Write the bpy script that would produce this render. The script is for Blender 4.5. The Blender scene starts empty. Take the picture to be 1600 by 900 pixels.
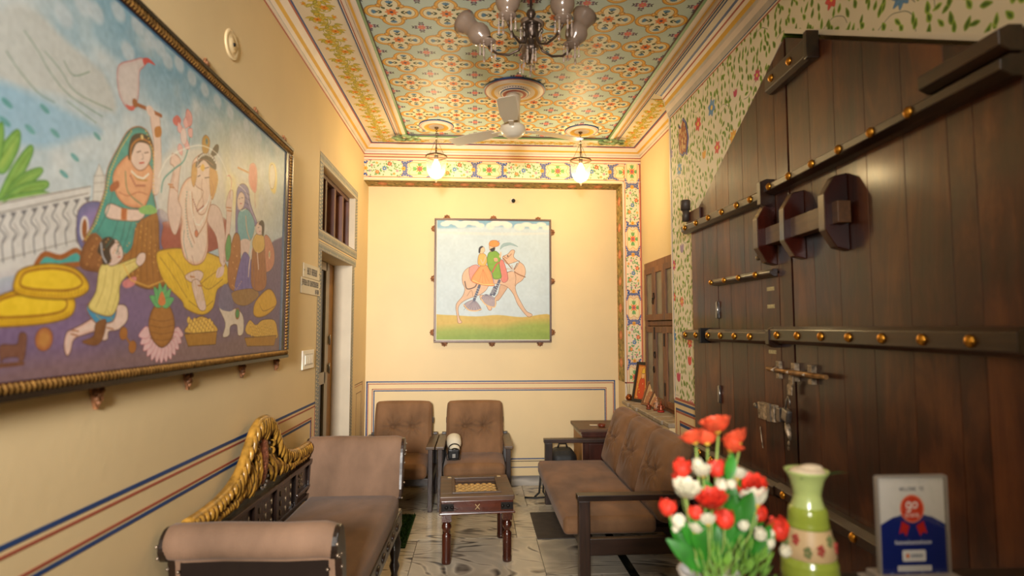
import bpy, bmesh, math, random
import numpy as np
from mathutils import Vector, Matrix
random.seed(7)
C = bpy.context.scene.collection
SC = bpy.context.scene
PI = math.pi

# ------------------------------------------------------------------ camera, world, lights, exposure
cd = bpy.data.cameras.new('camera'); cam = bpy.data.objects.new('camera', cd); C.objects.link(cam)
cam.location = (0, 0, 1.45)
cam.rotation_euler = (math.radians(90 + 3.925), 0, math.radians(-3.468))
cd.sensor_width = 36; cd.lens = 36 * 889 / 1600; cd.clip_start = .02
cd.dof.use_dof = True; cd.dof.focus_distance = 4.3; cd.dof.aperture_fstop = 1.75
SC.camera = cam
SC.view_settings.view_transform = 'Standard'; SC.view_settings.look = 'None'
SC.view_settings.gamma = 1; SC.view_settings.exposure = 0.0
SC.cycles.use_denoising = True
SC.cycles.max_bounces = 6; SC.cycles.diffuse_bounces = 4; SC.cycles.glossy_bounces = 3
SC.cycles.transparent_max_bounces = 12; SC.cycles.transmission_bounces = 4
SC.cycles.caustics_reflective = False; SC.cycles.caustics_refractive = False
SC.cycles.sample_clamp_indirect = 4
w = bpy.data.worlds.new('world'); SC.world = w; w.use_nodes = True
w.node_tree.nodes['Background'].inputs[0].default_value = (.75, .8, .9, 1)
w.node_tree.nodes['Background'].inputs[1].default_value = .3

def area(name, loc, rot, sx, sy, power, col):
    l = bpy.data.lights.new(name, 'AREA'); l.shape = 'RECTANGLE'; l.size = sx; l.size_y = sy
    l.energy = power; l.color = col
    o = bpy.data.objects.new(name, l); C.objects.link(o); o.location = loc
    o.rotation_euler = [math.radians(a) for a in rot]; return o
# daylight through the entrance behind the camera and a weak unseen fill lamp added under the ceiling
e_ = area('entrance_daylight', (-.35, -1.78, 2.0), (86, 0, 2), .45, .6, 46, (1, .96, .90)); e_.data.spread = math.radians(58)
area('ceiling_fill_light', (.2, .2, 3.0), (10, 0, 0), .6, .6, 10, (1, .9, .78))

# ------------------------------------------------------------------ helpers
def V(*a): return Vector(a)
def tag(o, label=None, cat=None, group=None, kind=None):
    if label: o['label'] = label
    if cat: o['category'] = cat
    if group: o['group'] = group
    if kind: o['kind'] = kind
    return o
def thing(name, label, cat, loc=(0, 0, 0), rz=0, group=None, rx=0, ry=0):
    o = bpy.data.objects.new(name, None); C.objects.link(o); o.location = loc
    o.rotation_euler = (rx, ry, rz); o.empty_display_size = .05
    return tag(o, label, cat, group)
def copy_tree(o, parent=None):
    c = o.copy(); C.objects.link(c); c.parent = parent
    for ch in list(o.children): copy_tree(ch, c)
    return c

class B:
    """collects geometry for one mesh"""
    def __init__(s): s.v = []; s.f = []; s.m = []; s.uv = {}; s.sm = []
    def add(s, vs, fs, mi=0, smooth=False):
        n = len(s.v); s.v += [tuple(p) for p in vs]
        for f in fs: s.f.append(tuple(i + n for i in f)); s.m.append(mi); s.sm.append(smooth)
        return s
    def box(s, x0, x1, y0, y1, z0, z1, mi=0, M=None):
        x0, x1 = min(x0, x1), max(x0, x1); y0, y1 = min(y0, y1), max(y0, y1); z0, z1 = min(z0, z1), max(z0, z1)
        vs = [V(x, y, z) for z in (z0, z1) for (x, y) in ((x0, y0), (x1, y0), (x1, y1), (x0, y1))]
        if M: vs = [M @ p for p in vs]
        return s.add(vs, [(3, 2, 1, 0), (4, 5, 6, 7), (0, 1, 5, 4), (1, 2, 6, 5), (2, 3, 7, 6), (3, 0, 4, 7)], mi)
    def quad(s, a, b, c, d, mi=0, uv=None):
        i = len(s.f); s.add([a, b, c, d], [(0, 1, 2, 3)], mi)
        if uv: s.uv[i] = uv
        return s
    def prism(s, pts, axis, a, b, mi=0, M=None, smooth=False):
        """polygon pts (2D) extruded along axis from a to b"""
        def mk(p, t):
            q = {'x': V(t, p[0], p[1]), 'y': V(p[0], t, p[1]), 'z': V(p[0], p[1], t)}[axis]
            return M @ q if M else q
        n = len(pts); vs = [mk(p, a) for p in pts] + [mk(p, b) for p in pts]
        fs = [tuple(range(n - 1, -1, -1)), tuple(range(n, 2 * n))]
        s.add(vs, fs, mi)
        k = len(s.v) - 2 * n
        for i in range(n):
            j = (i + 1) % n; s.f.append((k + i, k + j, k + n + j, k + n + i)); s.m.append(mi); s.sm.append(smooth)
        return s
    def lathe(s, prof, n=24, mi=0, M=None, closed=True):
        vs = []; fs = []
        for r, z in prof:
            for i in range(n):
                a = 2 * PI * i / n; p = V(r * math.cos(a), r * math.sin(a), z); vs.append(M @ p if M else p)
        for k in range(len(prof) - 1):
            for i in range(n):
                j = (i + 1) % n; fs.append((k * n + i, k * n + j, (k + 1) * n + j, (k + 1) * n + i))
        s.add(vs, fs, mi, True)
        if closed:
            b = len(s.v) - len(vs)
            if prof[0][0] > 1e-4: s.f.append(tuple(b + i for i in range(n - 1, -1, -1))); s.m.append(mi); s.sm.append(False)
            if prof[-1][0] > 1e-4: s.f.append(tuple(b + (len(prof) - 1) * n + i for i in range(n))); s.m.append(mi); s.sm.append(False)
        return s
    def tube(s, pts, r, n=8, mi=0, cap=True, flat=1.0):
        pts = [Vector(p) for p in pts]; rs = r if isinstance(r, (list, tuple)) else [r] * len(pts)
        vs = []; fs = []; up = V(0, 0, 1); prev = None
        for i, p in enumerate(pts):
            d = (pts[min(i + 1, len(pts) - 1)] - pts[max(i - 1, 0)]).normalized()
            if prev is None:
                side = d.cross(up)
                if side.length < .1: side = d.cross(V(1, 0, 0))
            else: side = prev - d * prev.dot(d)
            side.normalize(); prev = side; u2 = side.cross(d).normalized()
            for k in range(n):
                a = 2 * PI * k / n; vs.append(p + side * (rs[i] * math.cos(a)) + u2 * (rs[i] * flat * math.sin(a)))
        for i in range(len(pts) - 1):
            for k in range(n):
                j = (k + 1) % n; fs.append((i * n + k, i * n + j, (i + 1) * n + j, (i + 1) * n + k))
        s.add(vs, fs, mi, True); b = len(s.v) - len(vs)
        if cap:
            s.f.append(tuple(b + k for k in range(n - 1, -1, -1))); s.m.append(mi); s.sm.append(False)
            s.f.append(tuple(b + (len(pts) - 1) * n + k for k in range(n))); s.m.append(mi); s.sm.append(False)
        return s
    def ball(s, c, r, mi=0, sx=1, sy=1, sz=1, n=10, M=None):
        m = Matrix.Translation(Vector(c)) @ Matrix.Diagonal((sx, sy, sz, 1))
        if M: m = M @ m
        prof = [(max(r * math.sin(PI * k / (n // 2 + 1)), 1e-5), -r * math.cos(PI * k / (n // 2 + 1))) for k in range(n // 2 + 2)]
        return s.lathe(prof, n, mi, m, closed=False)
    def build(s, name, mats, parent=None, loc=None, bevel=0, seg=2, rot=None, fix=True, sub=0):
        me = bpy.data.meshes.new(name); me.from_pydata(s.v, [], s.f)
        for m in (mats if isinstance(mats, (list, tuple)) else [mats]): me.materials.append(m)
        me.polygons.foreach_set('material_index', s.m); me.polygons.foreach_set('use_smooth', s.sm)
        if s.uv:
            ul = me.uv_layers.new(name='uv')
            for i, uv in s.uv.items():
                p = me.polygons[i]
                for k, li in enumerate(p.loop_indices): ul.data[li].uv = uv[k]
        if bevel or fix:
            bm = bmesh.new(); bm.from_mesh(me)
            if fix and not s.uv: bmesh.ops.recalc_face_normals(bm, faces=bm.faces)
            if bevel:
                es = [e for e in bm.edges if len(e.link_faces) == 2 and e.calc_face_angle(0) > .5]
                bmesh.ops.bevel(bm, geom=es, offset=bevel, segments=seg, affect='EDGES', profile=.6, clamp_overlap=True)
            bm.to_mesh(me); bm.free()
        me.update()
        o = bpy.data.objects.new(name, me); C.objects.link(o)
        if parent: o.parent = parent
        if loc: o.location = loc
        if rot: o.rotation_euler = rot
        return o
def struct(name, b, mats, **k):
    o = b.build(name, mats, **k)
    if not k.get('parent'): o['kind'] = 'structure'
    return o
def cushion(sx, sy, sz, r=.03, puff=.012, tufts=(), n=(22, 22, 4), face='+z', wr=0.0):
    """rounded soft box centred on origin; tufts = (x, y, depth, radius) on the +z face"""
    hx, hy, hz = sx / 2, sy / 2, sz / 2; b = B(); vid = {}; vs = []; fs = []
    nx, ny, nz = n
    def vert(p):
        key = tuple(round(c, 5) for c in p)
        if key in vid: return vid[key]
        q = V(max(-hx + r, min(hx - r, p[0])), max(-hy + r, min(hy - r, p[1])), max(-hz + r, min(hz - r, p[2])))
        d = Vector(p) - q
        if d.length > 1e-6: q = q + d.normalized() * r
        u, v_ = p[0] / hx, p[1] / hy; pf = (1 - u ** 4) * (1 - v_ ** 4)
        if p[2] > hz - 1e-5:
            q.z += puff * pf
            for (tx, ty, td, tr) in tufts:
                dx, dy = p[0] - tx, p[1] - ty; dd = math.hypot(dx, dy)
                q.z -= td * math.exp(-(dd / tr) ** 2)
                a = math.atan2(dy, dx); q.z += wr * (math.sin(a * 8 + tx * 30) + .5 * math.sin(a * 13 + ty * 20)) * math.exp(-((dd - tr * 2) / (tr * 2.2)) ** 2)
            if len(tufts) == 2:
                (ax_, ay_), (bx_, by_) = tufts[0][:2], tufts[1][:2]; L2 = (bx_ - ax_) ** 2 + (by_ - ay_) ** 2; tt_ = max(0, min(1, ((p[0] - ax_) * (bx_ - ax_) + (p[1] - ay_) * (by_ - ay_)) / L2))
                q.z -= .010 * math.exp(-((math.hypot(p[0] - ax_ - tt_ * (bx_ - ax_), p[1] - ay_ - tt_ * (by_ - ay_))) / .010) ** 2)
            q.z += wr * .5 * math.sin(p[0] * 31 + 3 * math.sin(p[1] * 11)) * pf
        elif p[2] < -hz + 1e-5: q.z -= puff * .3 * pf
        else:
            s_ = (1 - (p[2] / hz) ** 2)
            q.x += math.copysign(puff * .6 * s_ * (1 - v_ ** 4), q.x) if abs(u) > .999 else 0
            q.y += math.copysign(puff * .6 * s_ * (1 - u ** 4), q.y) if abs(v_) > .999 else 0
        vid[key] = len(vs); vs.append(q); return vid[key]
    def lin(a, k): return [-a + 2 * a * i / k for i in range(k + 1)]
    # crowd samples near edges
    def crowd(a, k):
        L = lin(a, k); return sorted(set([round(t, 5) for t in L] + [round(s_ * (a - r * f), 5) for s_ in (-1, 1) for f in (.35, .8, 1.1)]))
    X, Y, Z = crowd(hx, nx), crowd(hy, ny), crowd(hz, nz) if hz > r * 1.2 else lin(hz, 6)
    for (U, W, f) in ((X, Y, lambda a, b_: (a, b_, hz)), (X, Y, lambda a, b_: (a, b_, -hz)), (X, Z, lambda a, b_: (a, hy, b_)), (X, Z, lambda a, b_: (a, -hy, b_)), (Y, Z, lambda a, b_: (hx, a, b_)), (Y, Z, lambda a, b_: (-hx, a, b_))):
        for i in range(len(U) - 1):
            for j in range(len(W) - 1):
                q = [vert(f(U[i], W[j])), vert(f(U[i + 1], W[j])), vert(f(U[i + 1], W[j + 1])), vert(f(U[i], W[j + 1]))]
                if len(set(q)) > 2: fs.append(tuple(dict.fromkeys(q)))
    b.add(vs, fs, 0, True); return b

# ------------------------------------------------------------------ materials
def srgb(c): return tuple(x / 12.92 if x <= .04045 else ((x + .055) / 1.055) ** 2.4 for x in c)
MC = {}
def nodes(name):
    m = bpy.data.materials.new(name); m.use_nodes = True; nt = m.node_tree
    return m, nt, nt.nodes['Principled BSDF']
def N(nt, t, **k):
    n = nt.nodes.new(t)
    for a, v in k.items(): setattr(n, a, v)
    return n
def mat(name, col, rough=.5, metal=0, var=.12, scale=8, bump=.0, bscale=60, stretch=(1, 1, 1), sheen=0, spec=.5, coat=0, rvar=0):
    """plain procedural material: sRGB colour with noise variation, optional fine bump"""
    if name in MC: return MC[name]
    m, nt, p = nodes(name); MC[name] = m
    tc = N(nt, 'ShaderNodeTexCoord'); mp = N(nt, 'ShaderNodeMapping'); mp.inputs['Scale'].default_value = stretch
    nt.links.new(tc.outputs['Object'], mp.inputs[0])
    nz = N(nt, 'ShaderNodeTexNoise'); nz.inputs['Scale'].default_value = scale; nz.inputs['Detail'].default_value = 5
    nt.links.new(mp.outputs[0], nz.inputs['Vector'])
    cr = N(nt, 'ShaderNodeValToRGB'); c = srgb(col)
    cr.color_ramp.elements[0].color = tuple(max(0, x * (1 - var * 1.6)) for x in c) + (1,); cr.color_ramp.elements[0].position = .3
    cr.color_ramp.elements[1].color = tuple(min(1, x * (1 + var)) for x in c) + (1,); cr.color_ramp.elements[1].position = .72
    nt.links.new(nz.outputs[0], cr.inputs[0]); nt.links.new(cr.outputs[0], p.inputs['Base Color'])
    p.inputs['Roughness'].default_value = rough; p.inputs['Metallic'].default_value = metal
    p.inputs['Specular IOR Level'].default_value = spec; p.inputs['Coat Weight'].default_value = coat
    if rvar:
        mr = N(nt, 'ShaderNodeMapRange'); mr.inputs['To Min'].default_value = max(.03, rough - rvar); mr.inputs['To Max'].default_value = min(1, rough + rvar)
        nt.links.new(nz.outputs[0], mr.inputs[0]); nt.links.new(mr.outputs[0], p.inputs['Roughness'])
    if sheen: p.inputs['Sheen Weight'].default_value = sheen; p.inputs['Sheen Roughness'].default_value = .4
    if bump:
        n2 = N(nt, 'ShaderNodeTexNoise'); n2.inputs['Scale'].default_value = bscale; n2.inputs['Detail'].default_value = 3
        nt.links.new(mp.outputs[0], n2.inputs['Vector'])
        bp = N(nt, 'ShaderNodeBump'); bp.inputs['Strength'].default_value = bump; bp.inputs['Distance'].default_value = .01
        nt.links.new(n2.outputs[0], bp.inputs['Height']); nt.links.new(bp.outputs[0], p.inputs['Normal'])
    return m
def wood(name, dark, light, rough=.35, axis='z', scale=6, spread=18, coat=.0, bump=.12, vary=.25, red=None):
    if name in MC: return MC[name]
    m, nt, p = nodes(name); MC[name] = m
    tc = N(nt, 'ShaderNodeTexCoord'); mp = N(nt, 'ShaderNodeMapping'); oi = N(nt, 'ShaderNodeObjectInfo')
    sc = {'x': (1, spread, spread), 'y': (spread, 1, spread), 'z': (spread, spread, 1)}[axis]
    mp.inputs['Scale'].default_value = sc
    ad = N(nt, 'ShaderNodeVectorMath', operation='MULTIPLY_ADD'); ad.inputs[1].default_value = (37, 21, 13)
    cx = N(nt, 'ShaderNodeCombineXYZ')
    for k in range(3): nt.links.new(oi.outputs['Random'], cx.inputs[k])
    nt.links.new(cx.outputs[0], ad.inputs[0]); nt.links.new(tc.outputs['Object'], ad.inputs[2])
    nt.links.new(ad.outputs[0], mp.inputs[0])
    nz = N(nt, 'ShaderNodeTexNoise'); nz.inputs['Scale'].default_value = scale / 3; nz.inputs['Detail'].default_value = 8; nz.inputs['Roughness'].default_value = .65; nz.inputs['Distortion'].default_value = .8
    nt.links.new(mp.outputs[0], nz.inputs['Vector'])
    n3 = N(nt, 'ShaderNodeTexNoise'); n3.inputs['Scale'].default_value = 3.2; n3.inputs['Detail'].default_value = 4
    nt.links.new(ad.outputs[0], n3.inputs['Vector'])
    mx = N(nt, 'ShaderNodeMath', operation='MULTIPLY_ADD'); mx.inputs[1].default_value = .55
    nt.links.new(n3.outputs[0], mx.inputs[0]); m2 = N(nt, 'ShaderNodeMath', operation='MULTIPLY'); m2.inputs[1].default_value = .5
    nt.links.new(nz.outputs[0], m2.inputs[0]); nt.links.new(m2.outputs[0], mx.inputs[2])
    cr = N(nt, 'ShaderNodeValToRGB'); a, b_ = srgb(dark), srgb(light)
    cr.color_ramp.elements[0].color = a + (1,); cr.color_ramp.elements[0].position = .38
    cr.color_ramp.elements[1].color = b_ + (1,); cr.color_ramp.elements[1].position = .68
    if red:
        e = cr.color_ramp.elements.new(.52); e.color = srgb(red) + (1,)
    nt.links.new(mx.outputs[0], cr.inputs[0])
    hv = N(nt, 'ShaderNodeHueSaturation'); mr = N(nt, 'ShaderNodeMapRange'); mr.inputs['To Min'].default_value = 1 - vary; mr.inputs['To Max'].default_value = 1 + vary
    nt.links.new(oi.outputs['Random'], mr.inputs[0]); nt.links.new(mr.outputs[0], hv.inputs['Value']); nt.links.new(cr.outputs[0], hv.inputs['Color'])
    nt.links.new(hv.outputs[0], p.inputs['Base Color'])
    rr = N(nt, 'ShaderNodeMapRange'); rr.inputs['To Min'].default_value = max(.05, rough - .12); rr.inputs['To Max'].default_value = rough + .2
    nt.links.new(n3.outputs[0], rr.inputs[0]); nt.links.new(rr.outputs[0], p.inputs['Roughness'])
    p.inputs['Coat Weight'].default_value = coat; p.inputs['Coat Roughness'].default_value = .2
    bp = N(nt, 'ShaderNodeBump'); bp.inputs['Strength'].default_value = bump; bp.inputs['Distance'].default_value = .01
    nt.links.new(nz.outputs[0], bp.inputs['Height']); nt.links.new(bp.outputs[0], p.inputs['Normal'])
    return m
def emis(name, col, s):
    m, nt, p = nodes(name); p.inputs['Emission Color'].default_value = col + (1,); p.inputs['Emission Strength'].default_value = s
    p.inputs['Base Color'].default_value = col + (1,); return m
def thin_glass(name, tint=(1, 1, 1), refl=.12, rough=.05, opac=0, col=(1, 1, 1)):
    m, nt, p = nodes(name); out = nt.nodes['Material Output']
    tr = N(nt, 'ShaderNodeBsdfTransparent'); tr.inputs[0].default_value = tint + (1,)
    gl = N(nt, 'ShaderNodeBsdfGlossy'); gl.inputs['Roughness'].default_value = rough
    lw = N(nt, 'ShaderNodeLayerWeight'); lw.inputs[0].default_value = .35
    mx = N(nt, 'ShaderNodeMixShader'); mr = N(nt, 'ShaderNodeMapRange'); mr.inputs['To Min'].default_value = refl * .4; mr.inputs['To Max'].default_value = min(1, refl * 5)
    nt.links.new(lw.outputs['Facing'], mr.inputs[0]); nt.links.new(mr.outputs[0], mx.inputs[0])
    nt.links.new(tr.outputs[0], mx.inputs[1]); nt.links.new(gl.outputs[0], mx.inputs[2])
    last = mx
    if opac:
        df = N(nt, 'ShaderNodeBsdfDiffuse'); df.inputs[0].default_value = col + (1,)
        m2 = N(nt, 'ShaderNodeMixShader'); m2.inputs[0].default_value = opac
        nt.links.new(mx.outputs[0], m2.inputs[1]); nt.links.new(df.outputs[0], m2.inputs[2]); last = m2
    nt.links.new(last.outputs[0], out.inputs[0]); return m
# ------------------------------------------------------------------ painted surfaces (drawn here with numpy)
class Canvas:
    def __init__(s, w, h, bg, skm=None):
        s.w, s.h = w, h; s.a = np.empty((h, w, 3), np.float32); s.a[:] = bg; s.skm = skm; s.wrap = False
    def sk(s, p):
        if s.skm is None: return p
        u, v = p; H = s.skm; d = H[6] * u + H[7] * v + 1
        return ((H[0] * u + H[1] * v + H[2]) / d, (H[3] * u + H[4] * v + H[5]) / d)
    def _pts(s, pts, smooth, closed, raw=False):
        P = np.array([p if raw else s.sk(p) for p in pts], np.float64)
        if smooth:
            n = len(P); out = []
            rng = range(n) if closed else range(n - 1)
            for i in rng:
                p0, p1, p2, p3 = (P[(i - 1) % n], P[i], P[(i + 1) % n], P[(i + 2) % n]) if closed else (P[max(i - 1, 0)], P[i], P[i + 1], P[min(i + 2, n - 1)])
                for t in (0, .25, .5, .75):
                    out.append(.5 * ((2 * p1) + (-p0 + p2) * t + (2 * p0 - 5 * p1 + 4 * p2 - p3) * t * t + (-p0 + 3 * p1 - 3 * p2 + p3) * t ** 3))
            if not closed: out.append(P[-1])
            P = np.array(out)
        return P
    def _sd(s, P, closed, pad):
        x0, y0 = np.floor(P.min(0) - pad).astype(int); x1, y1 = np.ceil(P.max(0) + pad).astype(int)
        x0, y0, x1, y1 = max(x0, 0), max(y0, 0), min(x1, s.w), min(y1, s.h)
        if x1 <= x0 or y1 <= y0: return None
        X, Y = np.meshgrid(np.arange(x0, x1) + .5, np.arange(y0, y1) + .5)
        X = X.astype(np.float32); Y = Y.astype(np.float32)
        d2 = np.full(X.shape, 1e12, np.float32); ins = np.zeros(X.shape, bool); n = len(P)
        for i in range(n if closed else n - 1):
            ax, ay = P[i]; bx, by = P[(i + 1) % n]; ex, ey = bx - ax, by - ay; L = ex * ex + ey * ey + 1e-9
            t = np.clip(((X - ax) * ex + (Y - ay) * ey) / L, 0, 1)
            np.minimum(d2, (X - ax - t * ex) ** 2 + (Y - ay - t * ey) ** 2, out=d2)
            if closed and ay != by:
                c = ((ay > Y) != (by > Y)) & (X < ex * (Y - ay) / ey + ax); ins ^= c
        d = np.sqrt(d2)
        return x0, y0, x1, y1, np.where(ins, -d, d) if closed else d
    def _mix(s, r, alpha, col):
        x0, y0, x1, y1 = r; v = s.a[y0:y1, x0:x1]; v += (np.asarray(col, np.float32) - v) * alpha[..., None]
    def poly(s, pts, col, smooth=True, edge=None, ew=1.2, soft=1.0, alpha=1, shade=None, sw=8, raw=False):
        P = s._pts(pts, smooth, True, raw); q = s._sd(P, True, max(ew, soft) + 2)
        if q is None: return
        sd = q[4]; s._mix(q[:4], np.clip(.5 - sd / soft, 0, 1) * alpha, col)
        if shade is not None: s._mix(q[:4], np.clip(1 + sd / sw, 0, 1) * (sd < 0) * .75 * alpha, shade)
        if edge is not None: s._mix(q[:4], np.clip(ew / 2 + .5 - np.abs(sd), 0, 1) * alpha, edge)
    def line(s, pts, col, w=1.5, smooth=True, alpha=1, closed=False):
        P = s._pts(pts, smooth, closed); q = s._sd(P, closed, w + 2)
        if q is None: return
        s._mix(q[:4], np.clip(w / 2 + .5 - np.abs(q[4]), 0, 1) * alpha, col)
    def ell(s, cx, cy, rx, ry, col, rot=0, edge=None, ew=1, alpha=1, soft=1, shade=None, sw=5, n=18):
        ca, sa = math.cos(rot), math.sin(rot)
        pts = [(cx + rx * math.cos(t) * ca - ry * math.sin(t) * sa, cy + rx * math.cos(t) * sa + ry * math.sin(t) * ca) for t in [2 * PI * i / n for i in range(n)]]
        s.poly(pts, col, False, edge, ew, soft, alpha, shade, sw, raw=True)
    def leaf(s, x, y, L, W, rot, col, edge=None, dark=None, ew=1):
        ca, sa = math.cos(rot), math.sin(rot)
        def T(a, b): return (x + a * ca - b * sa, y + a * sa + b * ca)
        s.poly([T(0, 0), T(L * .3, W), T(L * .65, W * .8), T(L, 0), T(L * .65, -W * .8), T(L * .3, -W)], col, True, edge, ew, raw=True)
        if dark: s.poly([T(L * .15, 0), T(L * .4, W * .5), T(L * .8, 0), T(L * .4, -W * .5)], dark, True, alpha=.8, soft=2, raw=True)
    def flower(s, x, y, r, n, col, ctr, edge=None, rot=0, sq=1.0):
        for i in range(n):
            a = rot + 2 * PI * i / n; s.leaf(x, y, r, r * 2.1 / n * sq, a, col, edge, None, .8)
        s.ell(x, y, r * .28, r * .28, ctr, n=8)
    def noise(s, amp, cells, seed=0, col=None):
        rs = np.random.RandomState(seed); g = rs.rand(cells + 1, int(cells * s.w / s.h) + 2).astype(np.float32)
        yy = np.linspace(0, cells - .001, s.h); xx = np.linspace(0, g.shape[1] - 1.001, s.w)
        yi, xi = yy.astype(int), xx.astype(int); fy, fx = (yy - yi)[:, None], (xx - xi)[None]; fy = fy * fy * (3 - 2 * fy); fx = fx * fx * (3 - 2 * fx)
        v = g[yi][:, xi] * (1 - fy) * (1 - fx) + g[yi + 1][:, xi] * fy * (1 - fx) + g[yi][:, xi + 1] * (1 - fy) * fx + g[yi + 1][:, xi + 1] * fy * fx
        if col is None: s.a += ((v - .5) * amp)[..., None].astype(np.float32)
        else: s.a += (np.asarray(col, np.float32) - s.a) * (np.clip(v * 1.6 - .5, 0, 1) * amp)[..., None]
        return v
    def image(s, name):
        im = bpy.data.images.new(name, s.w, s.h); px = np.ones((s.h, s.w, 4), np.float32)
        px[..., :3] = np.clip(s.a, 0, 1)[::-1]; im.pixels.foreach_set(px.ravel()); im.update(); im.pack(); return im
def imat(name, im, rough=.55, bump=.05, spec=.3, gain=1.0):
    m, nt, p = nodes(name); t = N(nt, 'ShaderNodeTexImage', image=im); t.interpolation = 'Linear'
    u = N(nt, 'ShaderNodeUVMap'); u.uv_map = 'uv'; nt.links.new(u.outputs[0], t.inputs[0])
    nz = N(nt, 'ShaderNodeTexNoise'); nz.inputs['Scale'].default_value = 5; tc = N(nt, 'ShaderNodeTexCoord'); nt.links.new(tc.outputs['Object'], nz.inputs['Vector'])
    mr = N(nt, 'ShaderNodeMapRange'); mr.inputs['To Min'].default_value = .88 * gain; mr.inputs['To Max'].default_value = 1.08 * gain; nt.links.new(nz.outputs[0], mr.inputs[0])
    vm = N(nt, 'ShaderNodeVectorMath', operation='SCALE'); nt.links.new(t.outputs[0], vm.inputs[0]); nt.links.new(mr.outputs[0], vm.inputs['Scale'])
    nt.links.new(vm.outputs[0], p.inputs['Base Color']); p.inputs['Roughness'].default_value = rough; p.inputs['Specular IOR Level'].default_value = spec
    return m

CREAM = (.93, .89, .80)
def tex_ceiling():
    n = 360; c = Canvas(n, n, (.77, .84, .80)); Y, X = np.mgrid[0:n, 0:n].astype(np.float32); X = (X + .5) / n - .5; Y = (Y + .5) / n - .5
    def sdf(s):
        d = np.minimum(np.minimum(np.hypot(np.abs(X) - .275 * s, Y) - .205 * s, np.hypot(X, np.abs(Y) - .262 * s) - .200 * s), np.maximum(np.abs(X), np.abs(Y)) - .235 * s)
        return d
    d = sdf(1.0)
    def put(al, col): c.a[:] = c.a + (np.asarray(col, np.float32) - c.a) * np.clip(al, 0, 1)[..., None]
    put(.5 - d * n, (.93, .90, .78))
    put((.034 - np.abs(d + .020)) * n + .5, (.90, .66, .24)); put((.006 - np.abs(d + .03)) * n + .5, (.97, .80, .45))
    put((.004 - np.abs(d - .012)) * n + .5, (.45, .27, .12)); put((.0035 - np.abs(d + .05)) * n + .5, (.55, .33, .14))
    h = n / 2
    for i in range(4):
        a = PI / 4 + i * PI / 2; x, y = h + .235 * n * 1.25 * math.cos(a), h + .235 * n * 1.25 * math.sin(a)
        c.ell(x, y, 17, 17, (.89, .64, .24), edge=(.45, .27, .12), ew=2); c.ell(x, y, 7, 7, (.95, .83, .55))
        a = i * PI / 2; ca, sa = math.cos(a), math.sin(a)
        def T(u, v): return (h + u * ca - v * sa, h + u * sa + v * ca)
        for k in (-.7, -.35, 0, .35, .7):
            x, y = T(100, 0); c.leaf(x, y, 34, 7, a + k * 1.1, (.35, .58, .74), (.16, .30, .42), None, 1.5)
        x, y = T(86, 0); c.leaf(x, y, 20, 8, a, (.16, .24, .14))
        for sgn in (-1, 1):
            x, y = T(62, 0); c.leaf(x, y, 34, 7, a + sgn * .62, (.17, .26, .15)); 
            b = a + sgn * PI / 4
        b = a + PI / 4; x, y = h + 52 * math.cos(b), h + 52 * math.sin(b); c.leaf(x, y, 34, 11, b, (.16, .25, .16), None, (.35, .42, .22))
    c.flower(h, h, 44, 8, (.93, .50, .20), (.17, .16, .33), (.70, .25, .10))
    for (x, y) in ((0, 0), (n, 0), (0, n), (n, n)):
        for i in range(8):
            a = i * PI / 4 + PI / 8
            if i % 1 == 0: c.leaf(x + 30 * math.cos(a), y + 30 * math.sin(a), 20, 5, a, (.40, .28, .38))
        for i in range(4):
            a = i * PI / 2
            for r in (34, 52): 
                for sg in (-1, 1): c.leaf(x + r * math.cos(a), y + r * math.sin(a), 24, 6, a + sg * .8, (.28, .30, .33) if r > 40 else (.40, .30, .42))
        c.flower(x, y, 33, 8, (.90, .45, .45), (.85, .62, .35), (.66, .18, .26), PI / 8)
    return imat('ceiling_painting', c.image('ceiling_tile'), .5)
def tex_floral():
    n = 1500; c = Canvas(n, n, (.89, .855, .77)); r = random.Random(3)    # a 2 m square
    cols = [(.86, .35, .33), (.88, .50, .42), (.40, .58, .76), (.90, .66, .25), (.80, .30, .42), (.66, .58, .72), (.25, .50, .72)]
    fl = [((gx + r.uniform(.15, .85)) * n / 8, (gy + r.uniform(.15, .85)) * n / 8, r.uniform(24, 40)) for gy in range(8) for gx in range(8)]
    for k in range(70):
        x, y, a = r.uniform(0, n), r.uniform(0, n), r.uniform(0, 2 * PI); sg = r.choice((-1, 1)); pts = [(x, y)]
        for i in range(8): pts.append((pts[-1][0] + 26 * math.cos(a), pts[-1][1] + 26 * math.sin(a))); a += sg * r.uniform(.1, .55)
        c.line(pts, (.30, .34, .28), 1.5)
    g = 33; k = n // g
    for gy in range(k + 1):
        for gx in range(k + 1):
            x, y = (gx + .5 + r.uniform(-.34, .34)) * g, (gy + .6 + r.uniform(-.34, .34)) * g
            if any((x - f[0]) ** 2 + (y - 12 - f[1]) ** 2 < (f[2] * .95) ** 2 for f in fl): continue
            aa = -PI / 2 + r.uniform(-.65, .65) if r.random() < .85 else r.uniform(0, 2 * PI)
            c.leaf(x, y + 12, r.uniform(23, 36), r.uniform(5.5, 8.5), aa, r.choice([(.56, .68, .26), (.62, .72, .32), (.50, .60, .24)]), None, (.24, .38, .15))
    for (x, y, R) in fl:
        col = r.choice(cols)
        if r.random() < .7: c.flower(x, y, R, r.choice([6, 8]), col, (.92, .78, .35), tuple(q * .7 for q in col), r.random())
        else:
            for q in (-.5, 0, .5): c.leaf(x, y + R * .5, R * 1.3, R * .3, -PI / 2 + q, col, tuple(t * .7 for t in col))
    return imat('floral_painting', c.image('floral_wall'), .6)
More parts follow.
